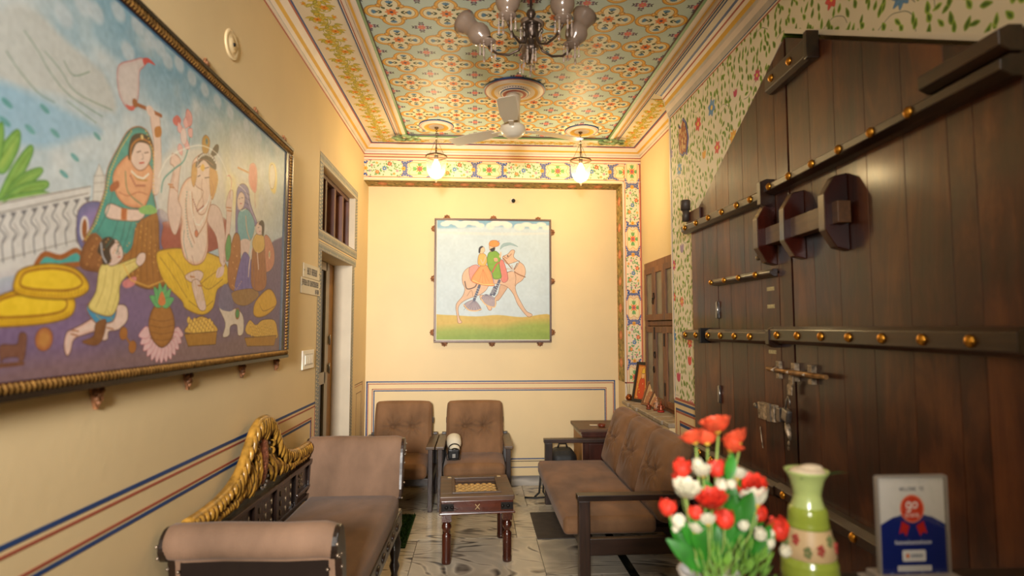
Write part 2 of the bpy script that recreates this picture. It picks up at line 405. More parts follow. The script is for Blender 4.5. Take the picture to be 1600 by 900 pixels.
def tex_frieze():
    W, Hh = 1100, 300; c = Canvas(W, Hh, (.92, .80, .66)); blue = (.14, .32, .60); r = random.Random(5)
    for (x, y) in ((0, 0),): pass
    # blue scroll corners around the medallion cell (x from 640 to 1100) and yellow rosettes
    for cx in (640, 1100, 0, -460 + 0):
        for sy in (0, Hh):
            for sx in (-1, 1):
                for k in range(3):
                    c.ell(cx + sx * (20 + 36 * k), abs(sy - 20 - 16 * (2 - k)), 30, 17, blue, rot=sx * (.6 - .5 * k) * (1 if sy == 0 else -1), edge=(.85, .62, .3), ew=3)
                    c.ell(cx + sx * (26 + 34 * k), abs(sy - 20 - 12 * (2 - k)), 9, 4, (.93, .93, .90), rot=sx * .5)
        c.ell(cx, 150, 13, 62, blue, edge=(.88, .6, .3), ew=3)
        for a in (60, 120, 180, 240): c.ell(cx, a + 0, 22, 8, (.92, .90, .85) if a in (120, 180) else blue, rot=.5 if a < 150 else -.5)
    cx = 870
    pts = [(cx + (150 - 34 * math.cos(4 * t)) * math.cos(t) * 1.15, 150 + (112 - 18 * math.cos(4 * t)) * math.sin(t)) for t in [2 * PI * i / 40 for i in range(40)]]
    c.poly(pts, (.94, .86, .66), True, (.85, .58, .25), 7)
    for i in range(4):
        a = i * PI / 2; L = 92 if i % 2 == 0 else 72
        for q in (-.5, 0, .5): c.leaf(cx + 42 * math.cos(a), 150 + 42 * math.sin(a), L * .82, 15, a + q * .9, (.42, .66, .38), (.25, .45, .25), (.55, .74, .45), 1.5)
        b = a + PI / 4; c.leaf(cx + 30 * math.cos(b), 150 + 30 * math.sin(b), 48, 10, b, (.93, .75, .30), (.6, .4, .1))
    c.flower(cx, 150, 52, 8, (.90, .42, .27), (.45, .40, .55), (.66, .20, .12))
    # floral cartouche x 40..600
    for sx_ in (640, 1100):
        for q in (-1, 1):
            for k in range(5): c.leaf(sx_, 150 + q * 30 * k * .8, 60 - 6 * k, 11, q * (.5 + .1 * k), blue, (.85, .62, .3), (.30, .50, .74), 2); c.leaf(sx_, 150 + q * 30 * k * .8, 60 - 6 * k, 11, PI - q * (.5 + .1 * k), blue, (.85, .62, .3), (.30, .50, .74), 2)
    c.poly([(30, 150), (60, 40), (110, 18), (530, 18), (580, 40), (610, 150), (580, 260), (530, 282), (110, 282), (60, 260)], (.93, .84, .72), True, (.88, .62, .35), 5)
    for k in range(78):
        a = r.uniform(0, 2 * PI); x, y = 65 + 510 * ((k * .618) % 1), 40 + 220 * r.random()
        c.leaf(x, y, r.uniform(24, 38), r.uniform(8, 12), a, r.choice([(.46, .68, .40), (.40, .62, .38), (.54, .72, .46)]), (.35, .52, .32), None, 1)
    for (x, y, R, col) in ((320, 150, 40, (.30, .50, .74)), (210, 210, 34, (.92, .48, .25)), (400, 75, 38, (.90, .38, .28)), (120, 100, 22, (.85, .45, .50)), (520, 190, 24, (.80, .50, .62)), (200, 60, 22, (.93, .68, .30)), (470, 240, 24, (.92, .62, .26)), (90, 190, 20, (.50, .42, .62))):
        c.flower(x, y, R, 8, col, (.95, .85, .5), tuple(q * .65 for q in col))
    for x in (25, 615): c.flower(x, 150, 40, 6, (.92, .68, .25), (.75, .35, .2), (.6, .4, .15))
    c.a[:9] = (.85, .45, .28); c.a[-9:] = (.85, .45, .28)
    return imat('frieze_painting', c.image('frieze'), .55)
def tex_soffit():
    W, Hh = 512, 96; c = Canvas(W, Hh, (.62, .53, .30)); r = random.Random(9)
    for k in range(70): c.leaf(r.uniform(0, W), r.uniform(0, Hh), 34, 5, r.uniform(-.5, .5) + (0 if r.random() < .5 else PI), r.choice([(.80, .70, .44), (.42, .44, .22), (.70, .58, .30), (.35, .30, .18)]))
    for x in (128, 384): c.poly([(x - 46, 48), (x, 22), (x + 46, 48), (x, 74)], (.84, .52, .36), True, (.5, .25, .15), 2); c.ell(x, 48, 18, 8, (.90, .68, .48))
    c.a[:5] = (.86, .62, .45); c.a[-5:] = (.55, .42, .25)
    return imat('soffit_painting', c.image('soffit'), .6)
def tex_scroll():
    W, Hh = 420, 460; c = Canvas(W, Hh, (.905, .85, .745)); ol = (.66, .62, .22); ye = (.87, .72, .24); og = (.90, .60, .16)
    # stem runs along y, tileable in y
    def sx(y): return W / 2 + 62 * math.sin(2 * PI * y / Hh)
    c.line([(sx(y), y) for y in range(-40, Hh + 60, 20)], (.58, .56, .20), 6)
    for off in (-Hh, 0, Hh):
        for k, (y0, sg) in enumerate(((60, 1), (290, -1))):
            y = y0 + off; x = sx(y)
            # big curl
            cx, cy = W / 2 - sg * 62, y + 70
            pts = [(cx + (105 - 9 * t) * math.cos(sg * (-.2 + t * .62)) * sg, cy + (105 - 9 * t) * math.sin((-.2 + t * .62)) * -1) for t in range(8)]
            c.line(pts, ol, 11); c.line(pts, (.84, .78, .36), 4)
            c.flower(cx, cy, 46, 6, og, (.75, .35, .1), (.72, .42, .1), k)
            for j in range(7):
                a = -PI / 2 + sg * (j * .5 - 1.6)
                c.leaf(cx + 30 * math.cos(a), cy + 26 * math.sin(a) + 46, 88, 20, a + .3 * sg, ol if j % 2 else ye, (.52, .50, .16), (.80, .76, .34), 2)
                c.leaf(x + sg * 70 * math.cos(a) * .6, y + 40 * math.sin(a), 84, 19, a, ye if j % 2 else ol, (.52, .50, .16), (.80, .76, .34), 2)
            c.leaf(x, y + 130, 90, 22, -PI / 2 + sg * .8, (.74, .68, .26), (.5, .48, .15), (.88, .80, .40), 2)
            for q in range(9): c.leaf(x - sg * 20 + 8 * math.sin(q), y + q * 26 - 20, 62, 14, (PI if sg > 0 else 0) + (q % 3 - 1) * .8, (ol, ye, (.78, .72, .30))[q % 3], (.5, .48, .16), (.86, .80, .42), 1.5)
            c.flower(cx, cy, 46, 6, og, (.75, .35, .1), (.72, .42, .1), k)
            for q in (-.6, -.2, .2, .6): c.leaf(W / 2 + sg * 100, y + 130, 50, 11, (0 if sg > 0 else PI) + q * 2, og if abs(q) < .3 else ye, (.62, .42, .12))
    return imat('scroll_painting', c.image('scroll'), .55)
def tex_border():
    W, Hh = 256, 96; c = Canvas(W, Hh, (.86, .80, .67))
    for k in range(8):
        x = k * 32; c.leaf(x, 84, 76, 12, -PI / 2 + .35, (.42, .48, .54), (.27, .32, .42), (.74, .72, .64), 2); c.leaf(x + 16, 88, 50, 8, -PI / 2 - .5, (.52, .55, .55), (.33, .37, .42))
    c.a[:7] = (.34, .40, .50); c.a[-8:] = (.40, .44, .50)
    return imat('door_border_painting', c.image('door_border'), .6)

def flip(P): return P
MURAL = [0.8330435, 0.066779039, 168.70933, -0.83743269, 0.91769456, 155.78286, -0.0013366843, -5.5450945e-06]
CAMEL = [3.5219142, 0.032299302, -2413.5937, -0.040419649, 3.5828382, -1204.1446, -6.6991617e-05, 7.5675716e-05]
def tex_mural():
    c = Canvas(1386, 707, (.66, .74, .78), MURAL); P = c.poly; Ln = c.line
    out = (.38, .25, .20); skin = (.87, .76, .70); wh = (.80, .80, .78)
    # sky from blue to warm glow, lake, mountains
    Y, X = np.mgrid[0:707, 0:1386].astype(np.float32)
    def blend(al, col): c.a[:] = c.a + (np.asarray(col, np.float32) - c.a) * np.clip(al, 0, 1)[..., None]
    blend(1 - Y / 230, (.40, .60, .70)); blend((X - 900) / 1600, (.80, .78, .70)); blend(.75 - X / 800, (.70, .74, .74))
    g = np.hypot((X - 1010) / 330, (Y - 230) / 260); blend(1.0 - g, (.93, .84, .66)); blend(.6 - np.hypot((X - 960) / 90, (Y - 260) / 200), (.96, .90, .60))
    c.noise(.7, 16, 3, (.80, .81, .80)); c.noise(.05, 60, 8)
    rr = random.Random(2)
    for (u, v) in ((185, 18), (215, 40), (235, 62), (250, 75), (200, 80), (262, 95), (280, 100), (300, 122), (320, 140), (340, 158), (360, 176), (385, 196), (405, 215), (150, 20), (130, 8), (100, 25)):
        x, y = c.sk((u, v)); c.ell(x, y, 22, 18, (.74, .78, .80), alpha=.75, soft=10)
    P([(-20, 40), (20, 5), (60, 20), (100, 60), (140, 95), (165, 120), (180, 175), (100, 150), (0, 120)], (.72, .735, .72), soft=14)
    for l in ([(38, 48), (60, 80), (80, 115), (110, 150), (160, 182)], [(70, 80), (95, 110), (120, 145), (175, 172)], [(10, 80), (30, 110), (60, 145), (85, 160)], [(100, 95), (115, 118), (140, 112)], [(105, 158), (150, 192)]):
        Ln(l, (.42, .52, .45), 2.2, alpha=.8)
    P([(-20, 128), (40, 143), (100, 172), (160, 205), (120, 215), (60, 230), (-20, 200)], (.56, .70, .78), soft=16)
    for (u, v) in ((11, 161), (70, 170), (47, 202), (86, 208), (152, 213), (117, 246), (100, 272), (8, 190)): x, y = c.sk((u, v)); c.ell(x, y, 11, 5, (.36, .60, .60), rot=.3)
    # leafy bush at the left
    gr = (.62, .72, .34)
    for pts in ([(-10, 325), (0, 300), (20, 260), (45, 228), (52, 235), (40, 265), (20, 290)], [(-10, 260), (5, 225), (25, 203), (32, 210), (28, 235), (8, 270)], [(10, 300), (30, 275), (60, 262), (67, 268), (50, 285), (20, 300)], [(0, 318), (30, 290), (70, 282), (75, 292), (50, 305), (10, 318)], [(-10, 318), (20, 305), (60, 298), (78, 304), (40, 313), (0, 320)], [(-15, 240), (-5, 200), (4, 192), (6, 215), (0, 250)]):
        P(pts, gr, edge=(.30, .50, .22), ew=2, shade=(.33, .58, .28), sw=16)
    # marble balustrade and small tower
    P([(-20, 318), (142, 290), (142, 300), (122, 400), (60, 420), (-20, 440)], (.79, .78, .76), False)
    Ln([(-20, 322), (142, 291)], (.5, .48, .46), 2, False); Ln([(-20, 337), (138, 302)], (.5, .48, .46), 2, False); Ln([(-20, 412), (120, 375)], (.55, .53, .5), 1.5, False)
    for k in range(9):
        u = 4 + k * 16.5; v = 322 - k * 3.4
        P([(u - 5, v + 14), (u + 6, v + 12), (u + 1, v + 22)], (.42, .42, .44), False)
        Ln([(u, v + 22), (u - 5, v + 34), (u + 4, v + 46), (u - 1, v + 60), (u + 1, v + 88 - k)], (.40, .40, .42), 2.2)
        Ln([(u + 1, v + 30), (u + 8, v + 45), (u + 1, v + 58)], (.55, .54, .54), 1.6)
    P([(145, 318), (147, 278), (155, 256), (163, 276), (166, 318)], (.79, .78, .75), False, (.58, .55, .53), 1.5)
    for v in (275, 286, 300): Ln([(146, v), (165, v - 1)], (.58, .55, .53), 1.2)
    # purple carpet
    P([(-20, 500), (40, 440), (120, 400), (170, 420), (260, 408), (360, 430), (400, 400), (450, 380), (450, 560), (200, 590), (-20, 620)], (.44, .36, .46), soft=6)
    m = np.clip((Y - 440) / 260, 0, 1); 
    c.noise(.0, 4)
    for (u, v, R) in ((60, 505, 60), (220, 480, 50), (120, 560, 40), (300, 540, 50), (400, 520, 40), (20, 560, 40)):
        x, y = c.sk((u, v)); c.ell(x, y, R * 2, R, rr.choice([(.50, .40, .56), (.58, .47, .50), (.42, .34, .46)]), alpha=.6, soft=60)
    P([(-20, 585), (60, 560), (200, 545), (440, 520), (450, 570), (200, 600), (-20, 630)], (.52, .40, .38), soft=40, alpha=.7)
    # cushions
    P([(120, 365), (122, 330), (140, 315), (165, 320), (175, 350), (165, 385), (140, 395), (125, 385)], (.52, .46, .66), edge=out, shade=(.30, .34, .52), sw=22)
    x, y = c.sk((132, 357)); c.ell(x, y, 9, 20, (.56, .30, .14), edge=(.85, .82, .80), ew=5)
    P([(245, 330), (262, 335), (270, 365), (262, 385), (245, 385)], (.40, .36, .52), edge=out); 
    P([(56, 415), (70, 397), (95, 402), (120, 391), (130, 410), (100, 415), (60, 420)], (.25, .62, .60), edge=(.60, .34, .16), ew=9)
    for pts in ([(-20, 480), (0, 462), (40, 452), (90, 462), (116, 468), (112, 492), (80, 504), (20, 510), (-20, 508)], [(22, 440), (35, 420), (80, 412), (118, 420), (137, 440), (136, 456), (110, 467), (60, 466), (25, 458)]):
        P(pts, (.86, .70, .14), edge=(.50, .36, .10), ew=2.5, shade=(.74, .54, .12), sw=10)
        cu = sum(p[0] for p in pts) / len(pts); cv = sum(p[1] for p in pts) / len(pts)
        P([(cu + (p[0] - cu) * .82, cv - 4 + (p[1] - cv) * .62) for p in pts], (.88, .74, .16), edge=(.62, .42, .10), ew=4)
    # woman in teal veil
    P([(125, 415), (135, 375), (165, 358), (210, 365), (225, 400), (200, 430), (150, 425)], (.55, .34, .18), edge=out, shade=(.42, .24, .12), sw=12)
    P([(215, 340), (232, 330), (247, 338), (250, 400), (262, 440), (235, 452), (205, 440), (190, 410), (200, 370)], (.62, .40, .16), edge=out, ew=2, shade=(.48, .28, .10), sw=10)
    for k in range(6): Ln([(213 + k * 6, 345), (205 + k * 8, 395), (200 + k * 10, 440)], (.42, .24, .10), 1.6)
    P([(217, 198), (232, 208), (241, 240), (240, 300), (243, 330), (215, 350), (205, 390), (180, 400), (150, 365), (130, 378), (145, 350), (163, 300), (168, 265), (185, 230), (200, 205)], (.22, .58, .54), edge=(.55, .32, .18), ew=2.5, shade=(.16, .42, .42), sw=9)
    P([(180, 300), (178, 268), (205, 240), (232, 255), (240, 280), (228, 320), (215, 325), (195, 320)], (.86, .62, .46), edge=out, shade=(.78, .48, .32), sw=8)
    P([(206, 232), (215, 222), (232, 226), (236, 245), (228, 262), (216, 266), (205, 252)], skin, edge=(.50, .28, .18), ew=2)
    P([(200, 240), (205, 215), (218, 208), (233, 214), (238, 228), (224, 222), (212, 226), (203, 250)], (.20, .16, .14)); Ln([(204, 250), (206, 228), (220, 217), (236, 226), (240, 250)], (.66, .40, .16), 5)
    x, y = c.sk((222, 214)); c.ell(x, y, 5, 5, (.85, .75, .5)); Ln([(214, 238), (220, 236)], out, 2); Ln([(226, 239), (232, 238)], out, 2); Ln([(222, 240), (224, 247), (221, 249)], out, 1.2); Ln([(218, 255), (225, 254)], (.72, .22, .2), 3)
    P([(164, 330), (172, 318), (195, 326), (220, 328), (226, 336), (215, 345), (185, 344), (168, 340)], skin, edge=out, ew=1.5); P([(190, 325), (198, 326), (197, 344), (190, 343)], (.66, .30, .18), False)
    P([(172, 290), (184, 282), (186, 292), (174, 300)], (.62, .32, .18)); Ln([(207, 268), (215, 280), (230, 282)], (.7, .5, .2), 3); Ln([(196, 268), (200, 300), (222, 320)], (.45, .5, .35), 3)
    P([(218, 325), (235, 320), (246, 330), (236, 335), (220, 333)], (.50, .72, .40))
    # raised arm with white fan
    P([(238, 300), (240, 260), (240, 220), (235, 185), (240, 175), (249, 182), (251, 215), (252, 260), (248, 300)], skin, edge=(.66, .45, .36), ew=1.5); P([(242, 200), (251, 198), (252, 212), (243, 214)], (.70, .44, .20))
    P([(183, 115), (188, 100), (205, 95), (222, 91), (226, 102), (218, 112), (217, 140), (214, 160), (205, 172), (195, 165), (186, 145)], (.80, .76, .74), edge=(.72, .45, .44), ew=2, shade=(.76, .68, .67), sw=10)
    P([(223, 92), (232, 91), (243, 102), (232, 98), (226, 102)], (.78, .32, .30)); P([(196, 163), (206, 166), (213, 158), (210, 171), (203, 172)], (.78, .34, .32))
    Ln([(211, 162), (230, 170), (252, 181)], (.60, .34, .20), 8, False); x, y = c.sk((211, 161)); c.ell(x, y, 9, 9, (.60, .36, .20)); P([(228, 168), (236, 166), (242, 178), (234, 182)], skin)
    # central seated figure in yellow
    P([(255, 355), (265, 345), (350, 340), (352, 380), (300, 400), (256, 390)], (.62, .30, .26), edge=out)
    P([(247, 262), (262, 240), (290, 232), (320, 232), (345, 262), (352, 330), (340, 350), (262, 350), (246, 320)], (.86, .82, .76), soft=20, alpha=.7)
    P([(244, 400), (256, 390), (285, 388), (325, 395), (352, 410), (357, 440), (340, 452), (333, 480), (316, 492), (290, 482), (284, 470), (256, 440)], (.88, .72, .18), edge=(.52, .36, .12), ew=2.5, shade=(.80, .62, .16), sw=14)
    for l in ([(250, 402), (270, 430), (292, 465)], [(262, 395), (285, 425), (294, 450)], [(352, 415), (330, 430), (312, 445)], [(295, 470), (315, 482), (333, 470)], [(348, 436), (326, 452), (312, 440)]): Ln(l, (.62, .44, .14), 2)
    P([(284, 345), (282, 370), (287, 400), (302, 414), (318, 408), (325, 385), (324, 345), (330, 310), (325, 282), (300, 276), (285, 290), (278, 320)], (.90, .80, .72), edge=(.62, .40, .30), ew=2, shade=(.88, .66, .52), sw=10)
    # arms, legs
    P([(262, 330), (266, 290), (272, 262), (266, 255), (270, 240), (282, 250), (280, 275), (278, 310), (284, 330), (276, 365), (268, 360)], skin, edge=(.60, .38, .28), ew=2)
    P([(330, 320), (345, 330), (352, 370), (352, 412), (344, 410), (338, 370), (324, 345)], skin, edge=(.60, .38, .28), ew=1.6); P([(354, 340), (353, 320), (358, 300), (364, 300), (362, 330), (358, 370), (350, 410)], skin, edge=(.60, .38, .28), ew=1.6)
    P([(290, 430), (308, 422), (318, 428), (312, 440), (296, 440)], skin, edge=(.5, .3, .2), ew=1.4); P([(300, 440), (312, 440), (322, 480), (312, 484), (303, 460)], skin, edge=(.5, .3, .2), ew=1.4); P([(340, 420), (350, 416), (348, 430), (338, 434)], (.86, .74, .70))
    # head
    P([(300, 268), (303, 250), (318, 240), (332, 248), (336, 270), (330, 300), (322, 330), (312, 335), (308, 322), (318, 300), (306, 290)], (.90, .78, .70), edge=(.62, .40, .28), ew=1.8)
    P([(328, 262), (338, 268), (340, 285), (332, 312), (328, 295)], (.82, .60, .34), edge=(.6, .4, .2), ew=1.5); P([(300, 262), (305, 254), (308, 270), (303, 292), (299, 280)], (.82, .62, .36), edge=(.6, .4, .2))
    P([(306, 262), (310, 244), (322, 238), (335, 246), (338, 264), (330, 262), (318, 250)], (.30, .24, .20)); Ln([(308, 258), (314, 243), (326, 240), (337, 252), (339, 266)], (.82, .78, .76), 2.5)
    P([(317, 238), (316, 218), (322, 211), (328, 220), (325, 238)], (.70, .52, .20), edge=out); x, y = c.sk((323, 221)); c.ell(x, y, 6, 8, (.20, .52, .52)); c.ell(x, y, 3, 4, (.30, .16, .26)); P([(330, 238), (337, 226), (342, 228), (340, 240), (332, 244)], (.28, .24, .20))
    P([(313, 262), (317, 268), (320, 262), (317, 256)], (.90, .70, .25)); Ln([(309, 276), (313, 274)], out, 2.5); Ln([(320, 278), (327, 277)], out, 2.5); Ln([(316, 280), (315, 300), (318, 318), (312, 330)], (.66, .42, .30), 2)
    for l in ([(300, 300), (303, 345), (308, 362)], [(330, 312), (322, 345), (309, 368)], [(290, 310), (294, 350), (304, 380)]): Ln(l, (.70, .44, .26), 2.4)
    x, y = c.sk((307, 365)); c.ell(x, y, 9, 9, (.80, .48, .34), edge=out); Ln([(288, 360), (287, 380), (293, 405)], (.35, .45, .45), 1.6); Ln([(312, 330), (324, 318), (328, 305)], (.94, .92, .88), 4)
    # lotus stem and pink buds
    Ln([(252, 300), (256, 280), (272, 264), (288, 250), (296, 220), (297, 195)], (.30, .58, .56), 4); 
    P([(270, 186), (277, 180), (283, 188), (279, 197), (272, 194)], (.80, .40, .38)); P([(290, 190), (292, 171), (299, 178), (300, 192), (295, 198)], (.84, .60, .58), edge=(.75, .3, .3)); 
    for (u, v, ro) in ((283, 208, -.6), (290, 200, .0), (288, 222, 1.8), (280, 225, 2.6), (295, 212, .6)): x, y = c.sk((u, v)); c.leaf(x, y, 26, 11, ro - PI / 2, (.88, .68, .66), (.75, .30, .32))
    x, y = c.sk((287, 213)); c.ell(x, y, 14, 20, (.88, .80, .77), edge=(.75, .45, .45))
    # flute, brush
    Ln([(355, 275), (359, 275), (362, 285), (358, 310)], (.80, .50, .42), 3)
    # woman at right, round pink fan
    P([(370, 262), (378, 232), (388, 250), (388, 285), (376, 290), (371, 280)], (.86, .56, .50), alpha=0)
    P([(389, 268), (391, 257), (398, 256), (402, 270), (400, 300), (393, 296), (389, 285)], (.86, .50, .44), edge=(.72, .4, .36), shade=(.86, .66, .60), sw=8); Ln([(372, 262), (389, 270)], (.80, .56, .32), 6, False); Ln([(398, 298), (399, 325)], (.8, .5, .42), 2)
    P([(369, 315), (371, 295), (379, 287), (388, 295), (392, 320), (401, 345), (402, 352), (394, 352), (382, 340), (376, 380), (370, 390), (368, 350)], (.48, .44, .62), edge=out, ew=2)
    for v in (300, 308, 316, 324): Ln([(383, v), (390, v + 5)], (.32, .26, .42), 3)
    P([(371, 310), (376, 300), (382, 306), (381, 322), (375, 328), (371, 322)], skin, edge=out, ew=1.4); P([(374, 330), (388, 328), (398, 350), (392, 375), (376, 376), (371, 352)], (.44, .66, .68), edge=out, ew=1.6); Ln([(384, 338), (386, 360), (391, 376)], (.84, .66, .5), 5)
    P([(376, 376), (390, 376), (388, 398), (378, 400)], skin)
    P([(362, 380), (368, 364), (375, 372), (376, 410), (376, 440), (370, 455), (358, 448), (356, 420)], (.66, .42, .20), edge=out, ew=1.8, shade=(.56, .34, .16), sw=6)
    for (u, v) in ((366, 385), (370, 400), (364, 410), (370, 420), (366, 435), (371, 440)): x, y = c.sk((u, v)); c.ell(x, y, 2.5, 2.5, (.9, .7, .5))
    P([(352, 385), (357, 366), (361, 375), (360, 400), (354, 408)], (.36, .60, .34), edge=(.6, .3, .2), ew=2.5)
    P([(378, 400), (388, 398), (402, 430), (410, 425), (404, 450), (380, 460), (366, 455)], (.46, .40, .62), edge=out); P([(362, 458), (380, 452), (398, 452), (404, 462), (386, 477), (368, 474)], (.60, .44, .24), edge=out)
    # child at right and cushion
    P([(412, 372), (420, 370), (428, 390), (428, 412), (420, 424), (410, 420)], (.78, .52, .40), edge=out); x, y = c.sk((421, 398)); c.ell(x, y, 5, 12, (.25, .58, .46), edge=(.88, .75, .6), ew=5)
    P([(395, 385), (400, 372), (412, 370), (414, 400), (416, 445), (402, 455), (392, 440)], (.64, .40, .22), edge=out, ew=1.8); P([(394, 382), (400, 366), (411, 366), (413, 388), (402, 396)], (.84, .68, .34), edge=out, ew=1.5)
    P([(401, 365), (400, 352), (406, 346), (411, 352), (410, 366)], skin, edge=out, ew=1.3); P([(404, 350), (409, 344), (413, 350), (412, 368), (409, 366), (409, 354)], (.24, .18, .16)); Ln([(394, 388), (390, 410), (388, 432)], skin, 7); Ln([(402, 395), (404, 420)], skin, 7)
    # small medallion figure in the sky
    P([(420, 275), (422, 256), (430, 258), (433, 280), (430, 302), (423, 296)], (.88, .78, .42), soft=8); P([(422, 290), (422, 262), (427, 258), (430, 275), (427, 294)], (.86, .82, .74), edge=(.5, .4, .3), ew=1.8)
    # crouching child in yellow shirt
    P([(100, 540), (104, 520), (112, 515), (128, 507), (150, 495), (165, 500), (162, 512), (135, 522), (116, 530), (110, 550), (104, 556)], skin, edge=out, ew=1.8, shade=(.86, .66, .60), sw=8)
    P([(165, 488), (185, 476), (198, 480), (199, 500), (185, 515), (170, 518), (168, 530), (158, 530), (160, 505)], skin, edge=out, ew=1.8)
    P([(135, 482), (148, 470), (180, 478), (178, 500), (165, 505), (150, 505)], (.26, .56, .70), edge=(.55, .3, .18), ew=2); P([(150, 505), (166, 500), (160, 530), (148, 540), (128, 534), (146, 525)], (.50, .32, .18), edge=out)
    P([(158, 414), (185, 412), (215, 402), (222, 412), (190, 440), (186, 470), (176, 492), (158, 492), (138, 480), (150, 455)], (.88, .80, .48), edge=(.5, .38, .2), ew=2, shade=(.80, .74, .42), sw=10)
    P([(212, 408), (218, 396), (227, 396), (226, 408), (218, 416)], skin, edge=out, ew=1.3); P([(168, 412), (166, 385), (180, 374), (190, 386), (192, 402), (180, 414)], skin, edge=out, ew=1.4)
    P([(152, 392), (160, 374), (172, 370), (180, 378), (172, 390), (174, 408), (162, 414), (158, 400)], (.22, .17, .15)); Ln([(158, 380), (160, 398), (166, 410)], (.7, .7, .72), 4); Ln([(184, 384), (188, 383)], out, 2)
    P([(192, 440), (212, 432), (210, 445), (196, 450)], (.82, .50, .50))
    # pot on a lotus, sweets, toys
    for k in range(13):
        a = PI * .08 + k * PI * .84 / 12; u, v = 253 + 24 * math.cos(a), 510 + 36 * math.sin(a); x, y = c.sk((u, v)); c.leaf(x - 14 * math.cos(a), y - 14 * math.sin(a), 44, 12, a, (.88, .72, .72), (.75, .35, .40))
    P([(232, 505), (240, 480), (253, 474), (266, 480), (273, 505), (268, 530), (253, 543), (238, 530)], (.66, .44, .20), edge=out, ew=2, shade=(.54, .32, .14), sw=9)
    for v in (498, 508, 518, 528): Ln([(234, v), (253, v + 4), (272, v)], (.50, .30, .14), 1.5)
    for a in (-1.2, -.7, -.25, .25, .7, 1.2): x, y = c.sk((253, 478)); c.leaf(x, y, 52, 11, a - PI / 2, (.38, .68, .42), (.2, .45, .25))
    P([(247, 472), (253, 455), (259, 472), (253, 478)], (.82, .48, .26))
    def heap(pts, base, n, us, vs, rad):
        P(pts, (.84, .66, .28), edge=out, ew=2)
        for k in range(n): x, y = c.sk((us[0] + (us[1] - us[0]) * ((k * .618) % 1), vs[0] + (vs[1] - vs[0]) * k / n)); c.ell(x, y, rad, rad, (.90, .74, .34), edge=(.62, .42, .18), ew=1.5)
        P(base, (.66, .46, .16), False, (.4, .26, .1), 2)
    heap([(290, 520), (300, 503), (315, 494), (330, 502), (339, 518)], [(288, 522), (339, 518), (337, 538), (294, 541)], 26, (295, 333), (500, 520), 8)
    heap([(386, 522), (390, 500), (400, 508), (410, 500), (428, 500), (433, 515), (430, 530)], [(382, 528), (432, 524), (428, 540), (386, 541)], 16, (392, 428), (508, 526), 6)
    P([(396, 490), (400, 470), (418, 452), (428, 458), (432, 475), (420, 490), (405, 496)], (.84, .64, .16), edge=(.45, .3, .1), ew=2.5, shade=(.74, .52, .12), sw=8); Ln([(405, 474), (412, 486), (430, 478)], (.55, .36, .1), 2)
    P([(342, 480), (350, 470), (358, 485), (370, 482), (380, 495), (380, 520), (372, 524), (370, 508), (360, 510), (358, 524), (348, 526), (352, 505)], (.84, .78, .70), edge=out, ew=2); x, y = c.sk((371, 490)); c.ell(x, y, 14, 15, (.28, .55, .32), edge=(.6, .38, .2), ew=4); P([(342, 480), (346, 450), (355, 445), (364, 470), (362, 486)], (.46, .42, .52))
    for (u, v) in ((193, 521), (207, 542)): x, y = c.sk((u, v)); c.ell(x, y, 13, 13, (.64, .40, .18), edge=out)
    Ln([(197, 527), (203, 536)], (.6, .38, .18), 5); x, y = c.sk((69, 530)); c.ell(x, y, 19, 19, (.72, .50, .26), edge=out, shade=(.60, .32, .22), sw=10)
    P([(0, 540), (26, 538), (30, 522), (38, 520), (42, 528), (38, 560), (30, 565), (28, 558), (6, 560), (2, 568)], (.46, .30, .24), edge=(.3, .18, .14)); Ln([(-5, 572), (36, 568)], (.44, .28, .2), 6)
    # fine brush work: necklaces, bangles, folds, dotted hems
    def dots(pts, col, r, n):
        P_ = [c.sk(q) for q in pts]; L_ = [0]
        for a, b in zip(P_, P_[1:]): L_.append(L_[-1] + math.hypot(b[0] - a[0], b[1] - a[1]))
        for i in range(n):
            d = L_[-1] * i / max(1, n - 1); k = max(j for j in range(len(L_)) if L_[j] <= d + 1e-6); k = min(k, len(P_) - 2); f = (d - L_[k]) / max(1e-6, L_[k + 1] - L_[k])
            c.ell(P_[k][0] + (P_[k + 1][0] - P_[k][0]) * f, P_[k][1] + (P_[k + 1][1] - P_[k][1]) * f, r, r, col, n=8)
    pearl = (.92, .90, .84); mar = (.56, .22, .18)
    dots([(297, 300), (299, 325), (305, 350), (312, 352), (322, 335), (330, 308)], pearl, 2.6, 34); dots([(302, 312), (308, 330), (318, 322)], mar, 2.4, 12); dots([(292, 300), (290, 330), (294, 370), (300, 385)], (.45, .58, .55), 2.2, 20)
    for l in ([(278, 300), (270, 290), (273, 270)], [(284, 345), (282, 372), (287, 398)], [(325, 350), (323, 384), (316, 406)], [(300, 400), (303, 414)], [(330, 282), (334, 296), (330, 310)], [(303, 255), (312, 250), (322, 250), (333, 258)]): Ln(l, (.66, .42, .32), 1.6)
    for l in ([(309, 262), (313, 259)], [(320, 263), (327, 261)]): Ln(l, out, 2)
    dots([(308, 250), (314, 244), (322, 241), (331, 245), (337, 254)], pearl, 3, 12); dots([(339, 268), (341, 282), (337, 300)], (.9, .75, .4), 2.4, 9)
    for (u, v) in ((266, 288), (268, 292), (357, 324), (358, 329), (312, 446), (300, 432)): Ln([(u - 3, v), (u + 4, v + 1)], (.72, .42, .20), 3)
    Ln([(248, 276), (262, 248), (290, 232), (318, 228), (345, 248), (362, 300), (362, 350)], (.93, .92, .88), 3.5, alpha=.7)
    for k in range(9): Ln([(258 + k * 5, 402 + abs(k - 4)), (262 + k * 5, 425), (276 + k * 4, 455)], (.76, .58, .14), 1.3, alpha=.8)
    for k in range(6): Ln([(346 - k * 5, 412 + k * 2), (338 - k * 5, 436 + k), (322 - k * 3, 470)], (.76, .58, .14), 1.3, alpha=.8)
